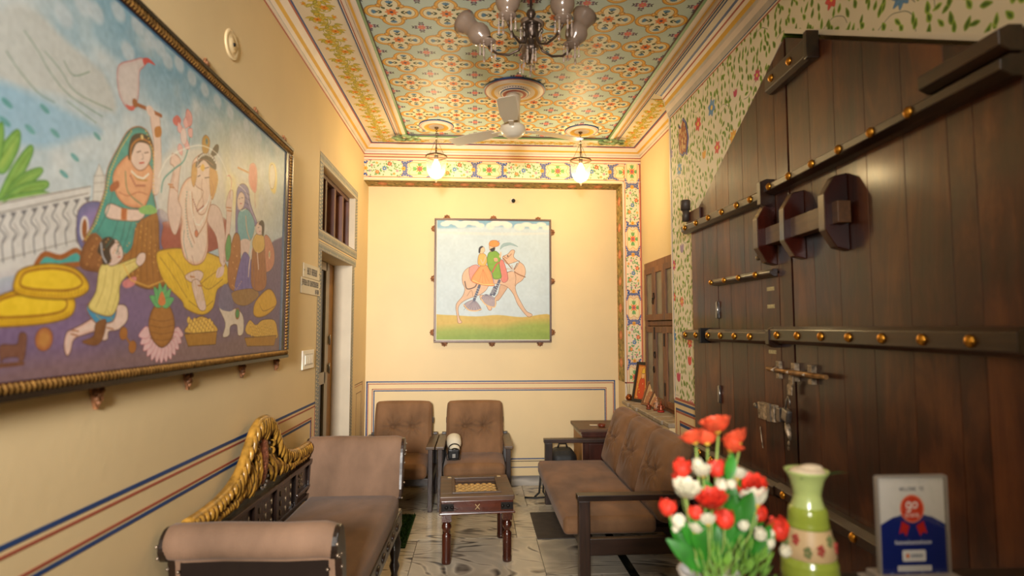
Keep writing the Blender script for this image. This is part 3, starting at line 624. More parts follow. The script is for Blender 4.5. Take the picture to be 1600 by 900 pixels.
    # veil of the standing woman
    dots([(205, 205), (188, 232), (172, 268), (166, 300), (150, 348), (134, 374)], (.88, .70, .30), 2.2, 40); dots([(228, 205), (240, 238), (240, 300)], (.88, .70, .30), 2.2, 18)
    for l in ([(176, 300), (168, 330), (152, 362)], [(184, 345), (176, 370), (166, 386)], [(196, 345), (190, 372), (182, 396)], [(206, 345), (200, 366), (192, 392)], [(204, 205), (192, 222), (182, 240)]): Ln(l, (.14, .40, .38), 2)
    dots([(206, 268), (214, 276), (224, 279), (232, 272)], pearl, 2.6, 14); dots([(204, 275), (212, 290), (226, 290)], mar, 2.3, 10); Ln([(186, 300), (200, 306), (216, 300), (230, 304)], (.70, .40, .26), 1.8)
    for k in range(4): Ln([(190 + k * 3, 326), (189 + k * 3, 344)], (.82, .56, .24), 1.6)
    for k in range(30): u = 205 + (k * 7) % 48; v = 345 + (k * 13) % 100; x, y = c.sk((u, v)); c.ell(x, y, 1.8, 1.8, (.86, .66, .34), n=6)
    dots([(193, 414), (205, 438), (232, 448), (256, 438)], (.88, .68, .30), 2.4, 26)
    for k in range(22): u = 133 + (k * 11) % 70; v = 372 + (k * 17) % 45; x, y = c.sk((u, v)); c.ell(x, y, 2, 2, (.80, .58, .34), n=6)
    # second woman and child
    Ln([(373, 311), (375, 310)], out, 1.6); Ln([(377, 309), (380, 309)], out, 1.6); Ln([(375, 318), (378, 318)], (.7, .2, .2), 2); dots([(372, 326), (378, 330), (384, 326)], pearl, 2, 9)
    Ln([(371, 288), (384, 300), (390, 322), (400, 346)], (.82, .76, .80), 2.4); dots([(363, 446), (370, 452), (377, 440)], (.9, .7, .4), 2, 8)
    for k in range(5): Ln([(380 + k * 4, 402 + k * 3), (378 + k * 5, 450)], (.34, .28, .50), 1.6)
    for k in range(5): Ln([(397 + k * 4, 405), (394 + k * 5, 446)], (.46, .26, .14), 1.5)
    Ln([(403, 356), (405, 355)], out, 1.5); Ln([(405, 362), (407, 361)], (.7, .2, .2), 1.6)
    # child in yellow
    for l in ([(166, 420), (162, 450), (150, 480)], [(178, 420), (174, 455), (164, 490)], [(188, 425), (184, 455), (174, 488)], [(196, 414), (214, 406)], [(150, 492), (158, 500)], [(168, 484), (176, 500)]): Ln(l, (.70, .60, .30), 1.5)
    Ln([(184, 392), (187, 396), (184, 398)], out, 1.4); Ln([(184, 402), (188, 401)], (.7, .25, .2), 2); Ln([(180, 379), (186, 380)], out, 1.4)
    for (u, v) in ((118, 516), (116, 522), (172, 512)): Ln([(u - 5, v), (u + 5, v + 2)], (.62, .38, .22), 2.4)
    # fringes of the seat cushions
    for k in range(22): u = 24 + k * 5.2; Ln([(u, 455 - abs(k - 11) * .9 + 4), (u - 1, 463 - abs(k - 11) * .9 + 2)], (.62, .44, .10), 1.4)
    for k in range(24): u = 2 + k * 4.6; Ln([(u, 497 - abs(k - 6) * .6), (u - 1, 506 - abs(k - 6) * .6)], (.62, .44, .10), 1.4)
    # lotus petals, leaf veins
    for pts in ([(5, 310), (25, 270), (46, 238)], [(0, 250), (15, 228), (28, 210)], [(12, 300), (40, 275), (62, 267)], [(5, 316), (40, 296), (70, 290)]): Ln(pts, (.38, .56, .24), 2)
    c.noise(.05, 90, 11)
    # painted blue margin on the right and the top
    c.a[:, -14:] = (.34, .44, .56); c.a[:6] = (.30, .46, .58); c.a[:, -3:] = (.75, .78, .80)
    return imat('mural_paint', c.image('mural'), .42, spec=.4)
def tex_camel():
    c = Canvas(640, 679, (.77, .83, .86), CAMEL); P = c.poly; Ln = c.line; out = (.50, .34, .24); cam_ = (.85, .70, .58)
    Z = lambda x, y: (675 + x / 4.39, 335 + y / 4.39)       # sketch squares of the enlargement
    p = lambda pts, *a, **k: P([Z(*q) for q in pts], *a, **k)
    l = lambda pts, *a, **k: Ln([Z(*q) for q in pts], *a, **k)
    Y = np.arange(679)[:, None, None] / 679.; c.a[:] = c.a * (1 - .3 * np.clip((Y - .4), 0, 1)) + np.array((.80, .80, .76)) * .3 * np.clip(Y - .4, 0, 1)
    p([(-10, -10), (900, 10), (900, 70), (700, 95), (400, 80), (100, 95), (-10, 80)], (.52, .68, .78), soft=16)
    r = random.Random(4)
    for (x, y) in [(90, 65), (120, 50), (160, 55), (200, 70), (240, 55), (290, 60), (330, 75), (400, 80), (440, 60), (490, 60), (520, 75), (600, 85), (650, 70), (700, 85), (750, 70), (790, 90)]:
        a, b = c.sk(Z(x, y)); c.ell(a, b, r.uniform(22, 34), r.uniform(12, 20), (.92, .88, .84), soft=8)
    p([(30, 118), (300, 125), (800, 130), (500, 140), (100, 130)], (.88, .86, .82), soft=14, alpha=.7)
    p([(-10, 705), (100, 690), (300, 700), (450, 690), (620, 705), (830, 695), (850, 900), (-10, 900)], (.80, .68, .34), soft=4)
    p([(-10, 800), (200, 770), (450, 775), (650, 740), (850, 750), (850, 900), (-10, 900)], (.60, .66, .28), soft=45); p([(-10, 850), (300, 820), (850, 810), (850, 900), (-10, 900)], (.55, .64, .26), soft=20)
    # camel
    p([(335, 585), (360, 600), (388, 655), (410, 650), (395, 610), (370, 560), (330, 555)], cam_, edge=out, ew=2)
    p([(430, 575), (455, 590), (500, 530), (520, 490), (470, 485), (455, 540)], (.80, .65, .53), edge=out, ew=2)
    p([(210, 470), (208, 420), (230, 380), (270, 358), (330, 360), (430, 380), (500, 410), (520, 395), (560, 385), (600, 320), (560, 330), (520, 340), (495, 320), (485, 290), (520, 272), (545, 245), (568, 250), (560, 290), (590, 318), (630, 350), (642, 400), (620, 450), (575, 485), (580, 540), (620, 620), (650, 665), (686, 685), (680, 700), (650, 696), (590, 620), (560, 550), (520, 500), (470, 480), (400, 480), (370, 520), (330, 550), (270, 570), (210, 600), (180, 640), (188, 710), (205, 740), (180, 745), (172, 700), (165, 620), (210, 560), (225, 510)], cam_, edge=out, ew=2.2, shade=(.87, .74, .62), sw=6)
    l([(500, 410), (555, 385), (575, 430), (570, 490)], out, 2); l([(225, 460), (240, 510), (290, 500), (305, 480)], (.42, .32, .28), 6); l([(240, 560), (270, 520), (280, 560)], out, 1.5)
    l([(490, 300), (530, 350), (575, 400), (640, 430)], (.55, .36, .22), 5); l([(555, 390), (585, 335)], (.55, .36, .22), 5); l([(490, 285), (515, 300), (545, 270)], (.50, .3, .2), 2.5); l([(480, 375), (540, 375), (560, 390), (548, 350)], (.75, .72, .70), 8)
    x, y = c.sk(Z(520, 285)); c.ell(x, y, 4, 4, (.2, .15, .12))
    # saddle cloth, riders
    p([(255, 370), (305, 345), (330, 380), (300, 420), (268, 455)], (.85, .60, .55), edge=(.55, .3, .3), ew=2); p([(462, 330), (490, 320), (522, 440), (480, 460)], (.84, .50, .45), edge=(.5, .25, .25), ew=2)
    p([(270, 455), (310, 380), (345, 345), (385, 360), (425, 470), (420, 490), (350, 485)], (.90, .62, .36), edge=(.66, .35, .2), ew=2.2, shade=(.88, .54, .28), sw=10); l([(280, 452), (350, 480), (425, 480)], (.93, .80, .5), 4)
    for x0 in (320, 345, 370, 395): l([(350, 375), (x0, 470)], (.78, .45, .25), 1.6)
    l([(380, 340), (410, 400), (425, 470)], (.62, .56, .62), 5)
    p([(315, 340), (320, 280), (345, 265), (370, 280), (378, 320), (365, 350), (340, 352)], (.86, .68, .34), edge=out, ew=1.8); p([(328, 265), (325, 235), (340, 218), (358, 228), (362, 250), (345, 268)], (.88, .74, .60), edge=out, ew=1.5); p([(320, 262), (322, 230), (340, 216), (352, 222), (335, 235), (330, 262)], (.22, .2, .22)); l([(335, 310), (350, 335), (368, 290)], (.88, .72, .58), 6)
    p([(378, 300), (395, 258), (440, 252), (470, 290), (462, 340), (470, 390), (474, 435), (425, 442), (410, 400), (385, 360)], (.50, .66, .20), edge=(.30, .42, .14), ew=2.2, shade=(.42, .58, .18), sw=8)
    l([(415, 395), (440, 345), (460, 330)], (.75, .36, .28), 8); p([(425, 300), (448, 300), (450, 320), (430, 322)], (.88, .64, .50)); p([(460, 290), (470, 258), (476, 262), (472, 295)], (.88, .72, .58))
    p([(398, 250), (392, 215), (410, 200), (432, 215), (430, 245), (412, 255)], (.88, .72, .56), edge=out, ew=1.5); p([(398, 240), (410, 232), (430, 225), (428, 248), (410, 255)], (.15, .13, .13)); p([(392, 210), (402, 182), (440, 178), (462, 195), (455, 215), (425, 222)], (.90, .58, .28), edge=(.6, .32, .15), ew=2); l([(450, 190), (462, 180)], (.5, .4, .55), 3)
    p([(470, 225), (490, 200), (540, 195), (590, 222), (540, 210), (490, 222), (470, 240)], (.60, .70, .72), edge=(.5, .6, .64), ew=1.5)
    # legs of the riders with striped stockings and tassels
    for a, b in (((325, 490), (288, 590)), ((462, 455), (425, 550)), ((430, 500), (405, 550))): l([a, b], (.34, .36, .44), 15, smooth=False); [l([(a[0] + (b[0] - a[0]) * t - 9, a[1] + (b[1] - a[1]) * t - 3), (a[0] + (b[0] - a[0]) * t + 9, a[1] + (b[1] - a[1]) * t + 4)], (.80, .78, .76), 2.2) for t in (.2, .35, .5, .65, .8)]
    for pts in ([(288, 588), (218, 620), (250, 655), (300, 662), (338, 650)], [(370, 548), (338, 580), (370, 620), (430, 635), (436, 580)]):
        p(pts, (.66, .60, .62), edge=(.40, .38, .45), ew=2); cx, cy = pts[0]
        for k in range(7): q = pts[1]; e = pts[-1]; l([(cx, cy), (q[0] + (e[0] - q[0]) * k / 6, max(q[1], e[1]) + 6)], (.38, .38, .46), 1.4)
        l(pts[1:], (.88, .72, .50), 6)
    c.noise(.03, 60, 3); c.a[:, :4] = (.86, .84, .78); c.a[-5:] = (.86, .84, .78)
    return imat('camel_paint', c.image('camel'), .5, spec=.3, gain=.9)
# ------------------------------------------------------------------ room
XL, XA, XF, YF, YB, YC, ZC, Y0 = -1.022, 1.50, 1.34, 5.09, 5.32, 3.84, 3.09, -1.9
def uv_planar(o, ax, sc, off=(0, 0), rot=False, only=None):
    me = o.data; ul = me.uv_layers.get('uv') or me.uv_layers.new(name='uv'); mw = me.vertices
    for p in me.polygons:
        for li, vi in zip(p.loop_indices, p.vertices):
            c = mw[vi].co; a, b = c['xyz'.index(ax[0])] * sc[0] + off[0], c['xyz'.index(ax[1])] * sc[1] + off[1]
            ul.data[li].uv = (b, a) if rot else (a, b)
    return o
paint = mat('yellow_plaster', (.885, .79, .612), .62, var=.045, scale=1.6, bump=.05, bscale=25, spec=.35, rvar=.1)
white_p = mat('cream_plaster', (.90, .86, .78), .6, var=.05, scale=3)
pk = mat('pale_stripe', (.88, .82, .76), .5, var=.04); yl = mat('yellow_stripe', (.87, .68, .26), .5, var=.06); rd = mat('red_stripe', (.66, .34, .26), .5, var=.06)
bl = mat('blue_stripe', (.14, .27, .48), .5, var=.1); gn = mat('green_stripe', (.38, .53, .34), .5, var=.08); dk = mat('dark_stripe', (.30, .22, .18), .5); gy = mat('grey_stripe', (.70, .67, .64), .5)
T_ceil, T_flor, T_fri, T_sof, T_scr, T_bor = tex_ceiling(), tex_floral(), tex_frieze(), tex_soffit(), tex_scroll(), tex_border()

# floor: concrete bed and marble slabs as pieces
def marble(name, base, vein, dark=(.12, .12, .12)):
    m, nt, p = nodes(name); tc = N(nt, 'ShaderNodeTexCoord'); oi = N(nt, 'ShaderNodeObjectInfo'); cx = N(nt, 'ShaderNodeCombineXYZ')
    for k in range(3): nt.links.new(oi.outputs['Random'], cx.inputs[k])
    ad = N(nt, 'ShaderNodeVectorMath', operation='MULTIPLY_ADD'); ad.inputs[1].default_value = (31, 17, 7); nt.links.new(cx.outputs[0], ad.inputs[0]); nt.links.new(tc.outputs['Object'], ad.inputs[2])
    mp = N(nt, 'ShaderNodeMapping'); mp.inputs['Rotation'].default_value = (0, 0, .9); mp.inputs['Scale'].default_value = (.8, 2.6, 1); nt.links.new(ad.outputs[0], mp.inputs[0])
    n0 = N(nt, 'ShaderNodeTexNoise'); n0.inputs['Scale'].default_value = .7; n0.inputs['Detail'].default_value = 3.0; n0.inputs['Roughness'].default_value = .42; n0.inputs['Distortion'].default_value = 1.3; nt.links.new(mp.outputs[0], n0.inputs['Vector'])
    k1 = N(nt, 'ShaderNodeMath', operation='MULTIPLY'); k1.inputs[1].default_value = 120; nt.links.new(n0.outputs[0], k1.inputs[0])
    wv = N(nt, 'ShaderNodeMath', operation='SINE'); nt.links.new(k1.outputs[0], wv.inputs[0])
    k2 = N(nt, 'ShaderNodeMath', operation='MULTIPLY_ADD'); k2.inputs[1].default_value = .5; k2.inputs[2].default_value = .5; nt.links.new(wv.outputs[0], k2.inputs[0]); wv = k2
    nm = N(nt, 'ShaderNodeTexNoise'); nm.inputs['Scale'].default_value = 3.1; nt.links.new(mp.outputs[0], nm.inputs['Vector'])
    k3 = N(nt, 'ShaderNodeMapRange'); k3.inputs['From Min'].default_value = .40; k3.inputs['From Max'].default_value = .62; k3.inputs['To Max'].default_value = .45; nt.links.new(nm.outputs[0], k3.inputs[0])
    k4 = N(nt, 'ShaderNodeMath', operation='ADD'); nt.links.new(k2.outputs[0], k4.inputs[0]); nt.links.new(k3.outputs[0], k4.inputs[1]); wv = k4
    nz = N(nt, 'ShaderNodeTexNoise'); nz.inputs['Scale'].default_value = 2.4; nz.inputs['Detail'].default_value = 5; nt.links.new(ad.outputs[0], nz.inputs['Vector'])
    cr = N(nt, 'ShaderNodeValToRGB'); e = cr.color_ramp.elements; e[0].position = 0; e[0].color = srgb(vein) + (1,); e[1].position = .42; e[1].color = srgb(base) + (1,)
    q = cr.color_ramp.elements.new(.15); q.color = srgb(tuple((a + b) / 2 for a, b in zip(vein, base))) + (1,)
    q = cr.color_ramp.elements.new(.95); q.color = srgb(tuple(a * .93 for a in base)) + (1,)
    nt.links.new(wv.outputs[0], cr.inputs[0])
    c2 = N(nt, 'ShaderNodeValToRGB'); c2.color_ramp.elements[0].position = .38; c2.color_ramp.elements[0].color = (.55, .55, .56, 1); c2.color_ramp.elements[1].position = .56; c2.color_ramp.elements[1].color = (1, 1, 1, 1)
    nt.links.new(nz.outputs[0], c2.inputs[0]); mx = N(nt, 'ShaderNodeMix', data_type='RGBA', blend_type='MULTIPLY'); mx.inputs[0].default_value = .6
    nt.links.new(cr.outputs[0], mx.inputs[6]); nt.links.new(c2.outputs[0], mx.inputs[7]); nt.links.new(mx.outputs[2], p.inputs['Base Color'])
    p.inputs['Roughness'].default_value = .16; p.inputs['Specular IOR Level'].default_value = .5; return m
m_marble = marble('veined_marble', (.88, .84, .76), (.40, .38, .36)); m_green = marble('dark_green_marble', (.10, .12, .11), (.26, .28, .26))
m_grout = mat('grout', (.42, .39, .35), .8)
fl = struct('floor', B().box(XL - .3, XA + .1, Y0, YB + .1, -.1, -.012), m_grout)
xs = [XL, -.62, .28, .90]; rows = [Y0, -1.3, -.7, -.1, .5, 1.1, 1.7, 2.3, 2.9, 3.42, 4.03, 4.71, YB]
slabs = {}
def slab(x0, x1, y0, y1, m, n='marble_slab'):
    key = (round(x1 - x0, 3), round(y1 - y0, 3), m.name)
    if key not in slabs:
        o = B().box(0, x1 - x0 - .003, 0, y1 - y0 - .003, -.012, 0).build(n, m, fl, bevel=.001, seg=1); slabs[key] = o.data
    else:
        o = bpy.data.objects.new(n, slabs[key]); C.objects.link(o); o.parent = fl
    o.location = (x0, y0, 0)
for i in range(len(rows) - 1):
    sh = .22 if i % 2 else 0
    X = [XL, -.62 + sh, .28 + sh * .6, .90]
    for j in range(3): slab(X[j], X[j + 1], rows[i], rows[i + 1], m_marble)
    slab(.90, .955, rows[i], rows[i + 1], m_green, 'dark_marble_strip'); slab(.955, XA, rows[i], rows[i + 1], m_marble)
slab(XL - .22, XL, 3.78, 4.70, m_marble)

# walls
b = B(); W0 = XL - .24
b.box(W0, XL, Y0, 3.775, 0, 3.2).box(W0, XL, 3.775, 4.70, 1.95, 2.09).box(W0, XL, 3.775, 4.77, 2.52, 3.2).box(W0, XL, 4.70, YB + .1, 0, 2.09).box(W0, XL, 4.77, YB + .1, 2.09, 3.2)
struct('wall_left', b, paint)
struct('wall_back', B().box(XL, XA + .1, YB, YB + .1, 0, 3.2), paint)
b = B().box(XL, XA, YF, YB, 2.765, 3.2).box(1.325, XA, YF, YB, 0, 2.765)
struct('trim_1', b, paint)
b = B().box(XA, XA + .12, Y0, YB, 0, 3.2); struct('wall_alcove', b, paint)
struct('wall_front', B().box(W0, XA + .12, Y0 - .1, Y0, 0, 3.2), paint)
# floral wall with the pointed doorway left open
b = B(); zt = 3.2; zd = .965
b.prism([(3.365, 0), (YC, 0), (YC, zd), (3.365, zd)], 'x', XF, XA, 1)
b.prism([(3.365, zd), (YC, zd), (YC, zt), (3.365, zt)], 'x', XF, XA, 0)
b.prism([(3.365, 2.105), (3.365, zt), (2.335, zt), (2.335, 2.735)], 'x', XF, XA, 0)
b.prism([(2.335, 2.735), (2.335, zt), (1.225, zt), (1.225, 2.18), (1.38, 2.205)], 'x', XF, XA, 0)
b.prism([(Y0, 0), (1.225, 0), (1.225, zt), (Y0, zt)], 'x', XF, XA, 0)
wr = struct('wall_right', b, [T_flor, paint]); uv_planar(wr, 'yz', (-.5, .5), (.1, .1))
b = B()   # plain plaster edge along the doorway and the painted lines of the corner
w_ = .022
b.prism([(2.335, 2.735), (1.38, 2.205), (1.38, 2.205 + w_), (2.335, 2.735 + w_)], 'x', XF - .003, XF + .01, 0)
b.prism([(1.38, 2.205), (1.225, 2.18), (1.225, 2.18 + w_), (1.38, 2.205 + w_)], 'x', XF - .003, XF + .01, 0)
b.box(XF - .003, XF + .003, YC - .02, YC + .002, zd, 2.92, 3); b.box(XF - .0035, XF + .003, YC - .026, YC - .02, zd, 2.92, 4)
b.box(XF - .002, XF + .002, 3.38, YC, .962, .978, 2); b.box(XF - .002, XF + .002, 3.38, YC, .938, .954, 1); b.box(XF - .002, XF + .002, 3.38, YC - .03, .895, .909, 1); b.box(XF - .002, XF + .002, 3.38, YC - .03, .880, .892, 2)
b.box(XF - .002, XF + .002, 3.38, 3.74, .822, .834, 2); b.box(XF - .002, XF + .002, 3.38, 3.74, .800, .818, 1)
b.box(XF - .002, XF + .002, YC - .036, YC - .03, .12, .905, 2); b.box(XF - .002, XF + .002, 3.734, 3.74, .12, .83, 2)
struct('trim_2', b, [white_p, bl, rd, pk, gy])
# alcove ledge with rough stone top
b = B().box(1.30, XA, YC, YF, 0, .765); led = struct('trim_3', b, paint)
sn = mat('ledge_stone', (.66, .60, .52), .6, var=.2, scale=14, bump=.4, bscale=22)
y = YC + .004; r_ = random.Random(8)
while y < YF - .03:
    L = min(r_.uniform(.1, .2), YF - .004 - y)
    q = B().box(1.285 + r_.uniform(0, .012), XA - .002, y, y + L - .004, .765, .797 + r_.uniform(0, .003)); q.build('ledge_stone', sn, led, bevel=.006, seg=1); y += L

# ceiling
ce = struct('ceiling', B().box(W0, XA + .12, Y0 - .1, YB + .1, ZC, ZC + .12), white_p)
PX0, PX1, PY1 = -.597, 1.119, 4.78; cell = .286
q = B().quad((PX0, Y0, ZC - .004), (PX0, PY1, ZC - .004), (PX1, PY1, ZC - .004), (PX1, Y0, ZC - .004))
o = q.build('painted_panel', T_ceil, ce, fix=False); uv_planar(o, 'xy', (1 / cell, 1 / cell), (-PX0 / cell, -(2.890 - cell / 2) / cell % 1))
for (x0, x1, y0, y1, rot) in ((-.937, -.715, Y0, 5.005, 0), (-.715, 1.235, 4.895, 5.005, 1), (1.235, 1.415, 3.93, 5.005, 0)):
    o = B().quad((x0, y0, ZC - .003), (x0, y1, ZC - .003), (x1, y1, ZC - .003), (x1, y0, ZC - .003)).build('painted_scroll_band', T_scr, ce, fix=False)
    wd = (y1 - y0) if rot else (x1 - x0)
    if rot: uv_planar(o, 'xy', (1 / (wd * 1.6), 1 / wd), (0, -y0 / wd), rot=True)
    else: uv_planar(o, 'xy', (1 / wd, 1 / .235), (-x0 / wd, 0))
def sweep(prof, path, mats, name, n=None):
    """prof = [(inward offset, z, material index of the band that follows)]; path(offset) -> plan points"""
    b = B(); R_ = []
    for (o_, z, mi) in prof: R_.append([V(x, y, z) for x, y in path(o_)])
    for k in range(len(prof) - 1):
        for i in range(len(R_[k]) - 1):
            b.add([R_[k][i], R_[k][i + 1], R_[k + 1][i + 1], R_[k + 1][i]], [(0, 1, 2, 3)], prof[k][2])
    return struct(name, b, mats, fix=False)
MS = [pk, yl, rd, bl, gn, dk, gy, white_p]
full = lambda o: [(XL + o, Y0), (XL + o, YF - o), (XA - o, YF - o), (XA - o, YC)]
sweep([(0, 3.00, 2), (.004, 3.008, 0), (.010, 3.022, 6), (.014, 3.026, 0), (.028, 3.040, 1), (.044, 3.050, 0), (.056, 3.062, 0), (.070, 3.078, 2), (.078, 3.082, 3), (.086, 3.086, 7), (.090, 3.0895, 7)], full, MS, 'trim_4')
inner = lambda o: [(PX0 - o, Y0), (PX0 - o, PY1 + o), (PX1 + o, PY1 + o), (PX1 + o, Y0)]
sweep([(-.004, 3.0895, 5), (0, 3.074, 4), (.012, 3.066, 0), (.030, 3.061, 0), (.040, 3.062, 1), (.056, 3.068, 0), (.070, 3.078, 5), (.074, 3.084, 0), (.092, 3.085, 2), (.099, 3.0855, 7), (.104, 3.086, 3), (.112, 3.0862, 7), (.116, 3.0895, 7)], inner, MS, 'trim_5')
near = lambda o: [(XF - o, Y0), (XF - o, YC + .0)]
sweep([(0, 2.90, 2), (.001, 2.908, 7), (.001, 2.916, 3), (.002, 2.922, 6), (.012, 2.950, 0), (.018, 2.985, 6), (.026, 3.0, 1), (.030, 3.028, 0), (.040, 3.045, 2), (.043, 3.055, 0), (.052, 3.07, 3), (.060, 3.08, 7), (.092, 3.086, 3), (.098, 3.088, 7)], near, MS, 'trim_6')
struct('trim_7', B().prism([(XF, 2.90), (XF - .012, 2.95), (XF - .026, 3.0), (XF - .040, 3.045), (XF - .052, 3.07), (XF - .098, 3.088), (XF, 3.088)], 'y', YC - .001, YC + .003), white_p)
# carved leaf clusters where the ceiling moulding turns
lf = mat('painted_corner_leaf', (.52, .60, .42), .5, var=.5, scale=30)
for (x, y) in ((PX0 - .03, PY1 + .03), (PX1 + .03, PY1 + .03)):
    b = B()
    for k in range(11):
        a = k * 2.4; L = .05 + .03 * (k % 3)
        b.ball((x + L * math.cos(a), y + L * .7 * math.sin(a), 3.058), .026, 0, 1.3, .6, .5, 8)
    struct('corner_leaf_ornament', b, lf, parent=ce)
# frieze and soffit paintings
z0, z1 = 2.792, 2.955; per = .627
tr = struct('trim_8', B().quad((XL, YF - .002, z0), (1.345, YF - .002, z0), (1.345, YF - .002, z1), (XL, YF - .002, z1)), T_fri, fix=False)
uv_planar(tr, 'xz', (1 / per, 1 / (z1 - z0)), (-XL / per, -z0 / (z1 - z0)))
tr = struct('trim_9', B().quad((1.345, YF - .002, .955), (1.488, YF - .002, .955), (1.488, YF - .002, z1), (1.345, YF - .002, z1)), T_fri, fix=False)
uv_planar(tr, 'zx', (1 / per, 1 / .143), (-(z1 - .075) / per + .79, -1.345 / .143)); 
b = B().box(XL, XA, YF - .004, YF, z1 + .0, z1 + .012, 0).box(XL, XA, YF - .004, YF, 2.780, z0 - .004, 1).box(1.329, 1.340, YF - .004, YF, .1, z0, 1).box(1.488, 1.496, YF - .004, YF, .955, z1, 2).box(1.325, XA, YF - .004, YF, .945, .957, 2)
b.box(XL, XA, YF - .005, YF, z1 + .02, z1 + .028, 2)
struct('trim_10', b, [pk, pk, rd])
so = struct('trim_11', B().quad((XL, YF, 2.763), (XL, YB, 2.763), (1.325, YB, 2.763), (1.325, YF, 2.763)), T_sof, fix=False); uv_planar(so, 'xy', (1 / .5, 1 / .23), (0, -YF / .23))
so = struct('trim_12', B().quad((1.323, YF, .955), (1.323, YF, 2.763), (1.323, YB, 2.763), (1.323, YB, .955)), T_sof, fix=False); uv_planar(so, 'zy', (1 / .5, 1 / .23), (0, -YF / .23))

# painted lines round the dado, marble skirting
b = B(); t = .0015
def hx(x0, x1, z, h, m): b.box(x0, x1, YB - t, YB, z, z + h, m)
def vx(x, w, z0_, z1_, m): b.box(x, x + w, YB - t, YB, z0_, z1_, m)
hx(-1.012, 1.292, .943, .011, 0); hx(-.998, 1.278, .926, .007, 1); hx(-.960, 1.208, .879, .007, 1); hx(-.946, 1.198, .862, .010, 0)
vx(-1.012, .012, .235, .95, 0); vx(-.998, .007, .25, .93, 1); vx(-.960, .007, .30, .885, 1); vx(-.946, .010, .3, .87, 0)
vx(1.281, .011, .235, .95, 0); vx(1.270, .007, .25, .93, 1); vx(1.203, .006, .3, .885, 1); vx(1.190, .009, .3, .87, 0)
hx(-1.012, 1.292, .235, .010, 0); hx(-1.0, 1.28, .215, .006, 2); hx(-1.012, 1.292, .160, .007, 0)  # the dark line paints in the black dashes of shadow below the blue
def ly(y0, y1, z, h, m): b.box(XL, XL + t, y0, y1, z, z + h, m)
ly(Y0, 3.70, .968, .013, 0); ly(Y0, 3.70, .949, .008, 1); ly(Y0, 3.63, .886, .008, 1); ly(Y0, 3.622, .868, .012, 0)
b.box(XL, XL + t, 3.694, 3.70, .1, .955, 1); b.box(XL, XL + t, 3.624, 3.630, .3, .89, 1); b.box(XL, XL + t, 3.612, 3.62, .3, .87, 0)
ly(4.87, 5.19, .962, .006, 3); ly(4.87, 5.19, .945, .004, 1); b.box(XL, XL + t, 5.184, 5.19, .1, .962, 3); b.box(XL, XL + t, 4.93, 4.937, .1, .89, 3); b.box(XL, XL + t, 5.13, 5.137, .1, .89, 3); ly(4.93, 5.137, .883, .006, 3)
struct('trim_13', b, [bl, rd, dk, mat('brown_stripe', (.48, .34, .22), .5)])
skm = marble('skirting_marble', (.74, .72, .69), (.45, .44, .43))
struct('baseboard_back', B().box(XL, 1.325, YB - .012, YB, 0, .088), skm, bevel=.002)
struct('baseboard_left', B().box(XL, XL + .012, Y0, 3.69, 0, .088).box(XL, XL + .012, 4.80, YB - .012, 0, .088), skm)

# left doorway and the barred opening above it
tb = struct('trim_14', B().quad((XL + .002, 3.70, 0), (XL + .002, 3.773, 0), (XL + .002, 3.773, 1.95), (XL + .002, 3.70, 1.95)), T_bor, fix=False); uv_planar(tb, 'zy', (1 / .2, -1 / .073), (0, 3.773 / .073))
tb = struct('trim_15', B().quad((XL + .002, 4.70, 0), (XL + .002, 4.775, 0), (XL + .002, 4.775, 1.95), (XL + .002, 4.70, 1.95)), T_bor, fix=False); uv_planar(tb, 'zy', (1 / .2, 1 / .075), (0, -4.70 / .075))
tb = struct('trim_16', B().quad((XL + .002, 3.70, 1.95), (XL + .002, 4.82, 1.95), (XL + .002, 4.82, 2.005), (XL + .002, 3.70, 2.005)), T_bor, fix=False); uv_planar(tb, 'yz', (1 / .2, 1 / .055), (0, -1.95 / .055))
for k, (a, c_, ax, sc_, of) in enumerate((((3.69, 2.02), (4.85, 2.088), 'yz', (1 / .2, 1 / .068), (0, -2.02 / .068)), ((3.69, 2.522), (4.85, 2.59), 'yz', (1 / .2, -1 / .068), (0, 2.59 / .068)), ((3.69, 2.088), (3.773, 2.522), 'zy', (1 / .2, -1 / .083), (0, 3.773 / .083)), ((4.772, 2.088), (4.85, 2.522), 'zy', (1 / .2, 1 / .08), (0, -4.77 / .08)))):
    tb = struct('trim_%d' % (17 + k), B().quad((XL + .002, a[0], a[1]), (XL + .002, c_[0], a[1]), (XL + .002, c_[0], c_[1]), (XL + .002, a[0], c_[1])), T_bor, fix=False); uv_planar(tb, ax, sc_, of)
struct('trim_21', B().box(XL - .22, XL, 4.692, 4.70, 0, 1.95).box(XL - .22, XL + .001, 4.762, 4.77, 2.09, 2.52).box(XL - .22, XL, 3.775, 3.783, 0, 1.95), mat('jamb_paint', (.80, .74, .64), .6, var=.04))
alu = mat('beige_aluminium', (.62, .56, .46), .35, .3); dg = mat('dark_door_panel', (.13, .10, .07), .2)
d3 = thing('door_3', None, None, (XL - .17, 0, 0)); d3['kind'] = 'structure'; d3['label'] = 'narrow dark framed door inside the left doorway'
f = B()
for (y0, y1) in ((3.785, 3.83), (4.44, 4.535)): f.box(0, .03, y0, y1, .01, 1.945)
for (z0_, z1_) in ((.01, .08), (1.02, 1.11), (1.88, 1.945)): f.box(0, .03, 3.83, 4.47, z0_, z1_)
f.build('door_frame', alu, d3, bevel=.003)
B().box(.008, .016, 3.83, 4.47, .08, 1.88).build('dark_glass_panel', dg, d3)
B().box(-.03, .012, 4.535, 4.56, 0, 1.945).build('dark_gap_strip', mat('gap_dark', (.16, .10, .06), .4), d3)  # dark strip put in for the shaded gap beside the stile
B().box(-.03, .02, 4.56, 4.69, 0, 1.945).build('jamb_board', mat('mustard_paint', (.62, .44, .20), .5), d3)
hm = mat('steel', (.62, .60, .58), .28, .9, var=.2, scale=40)
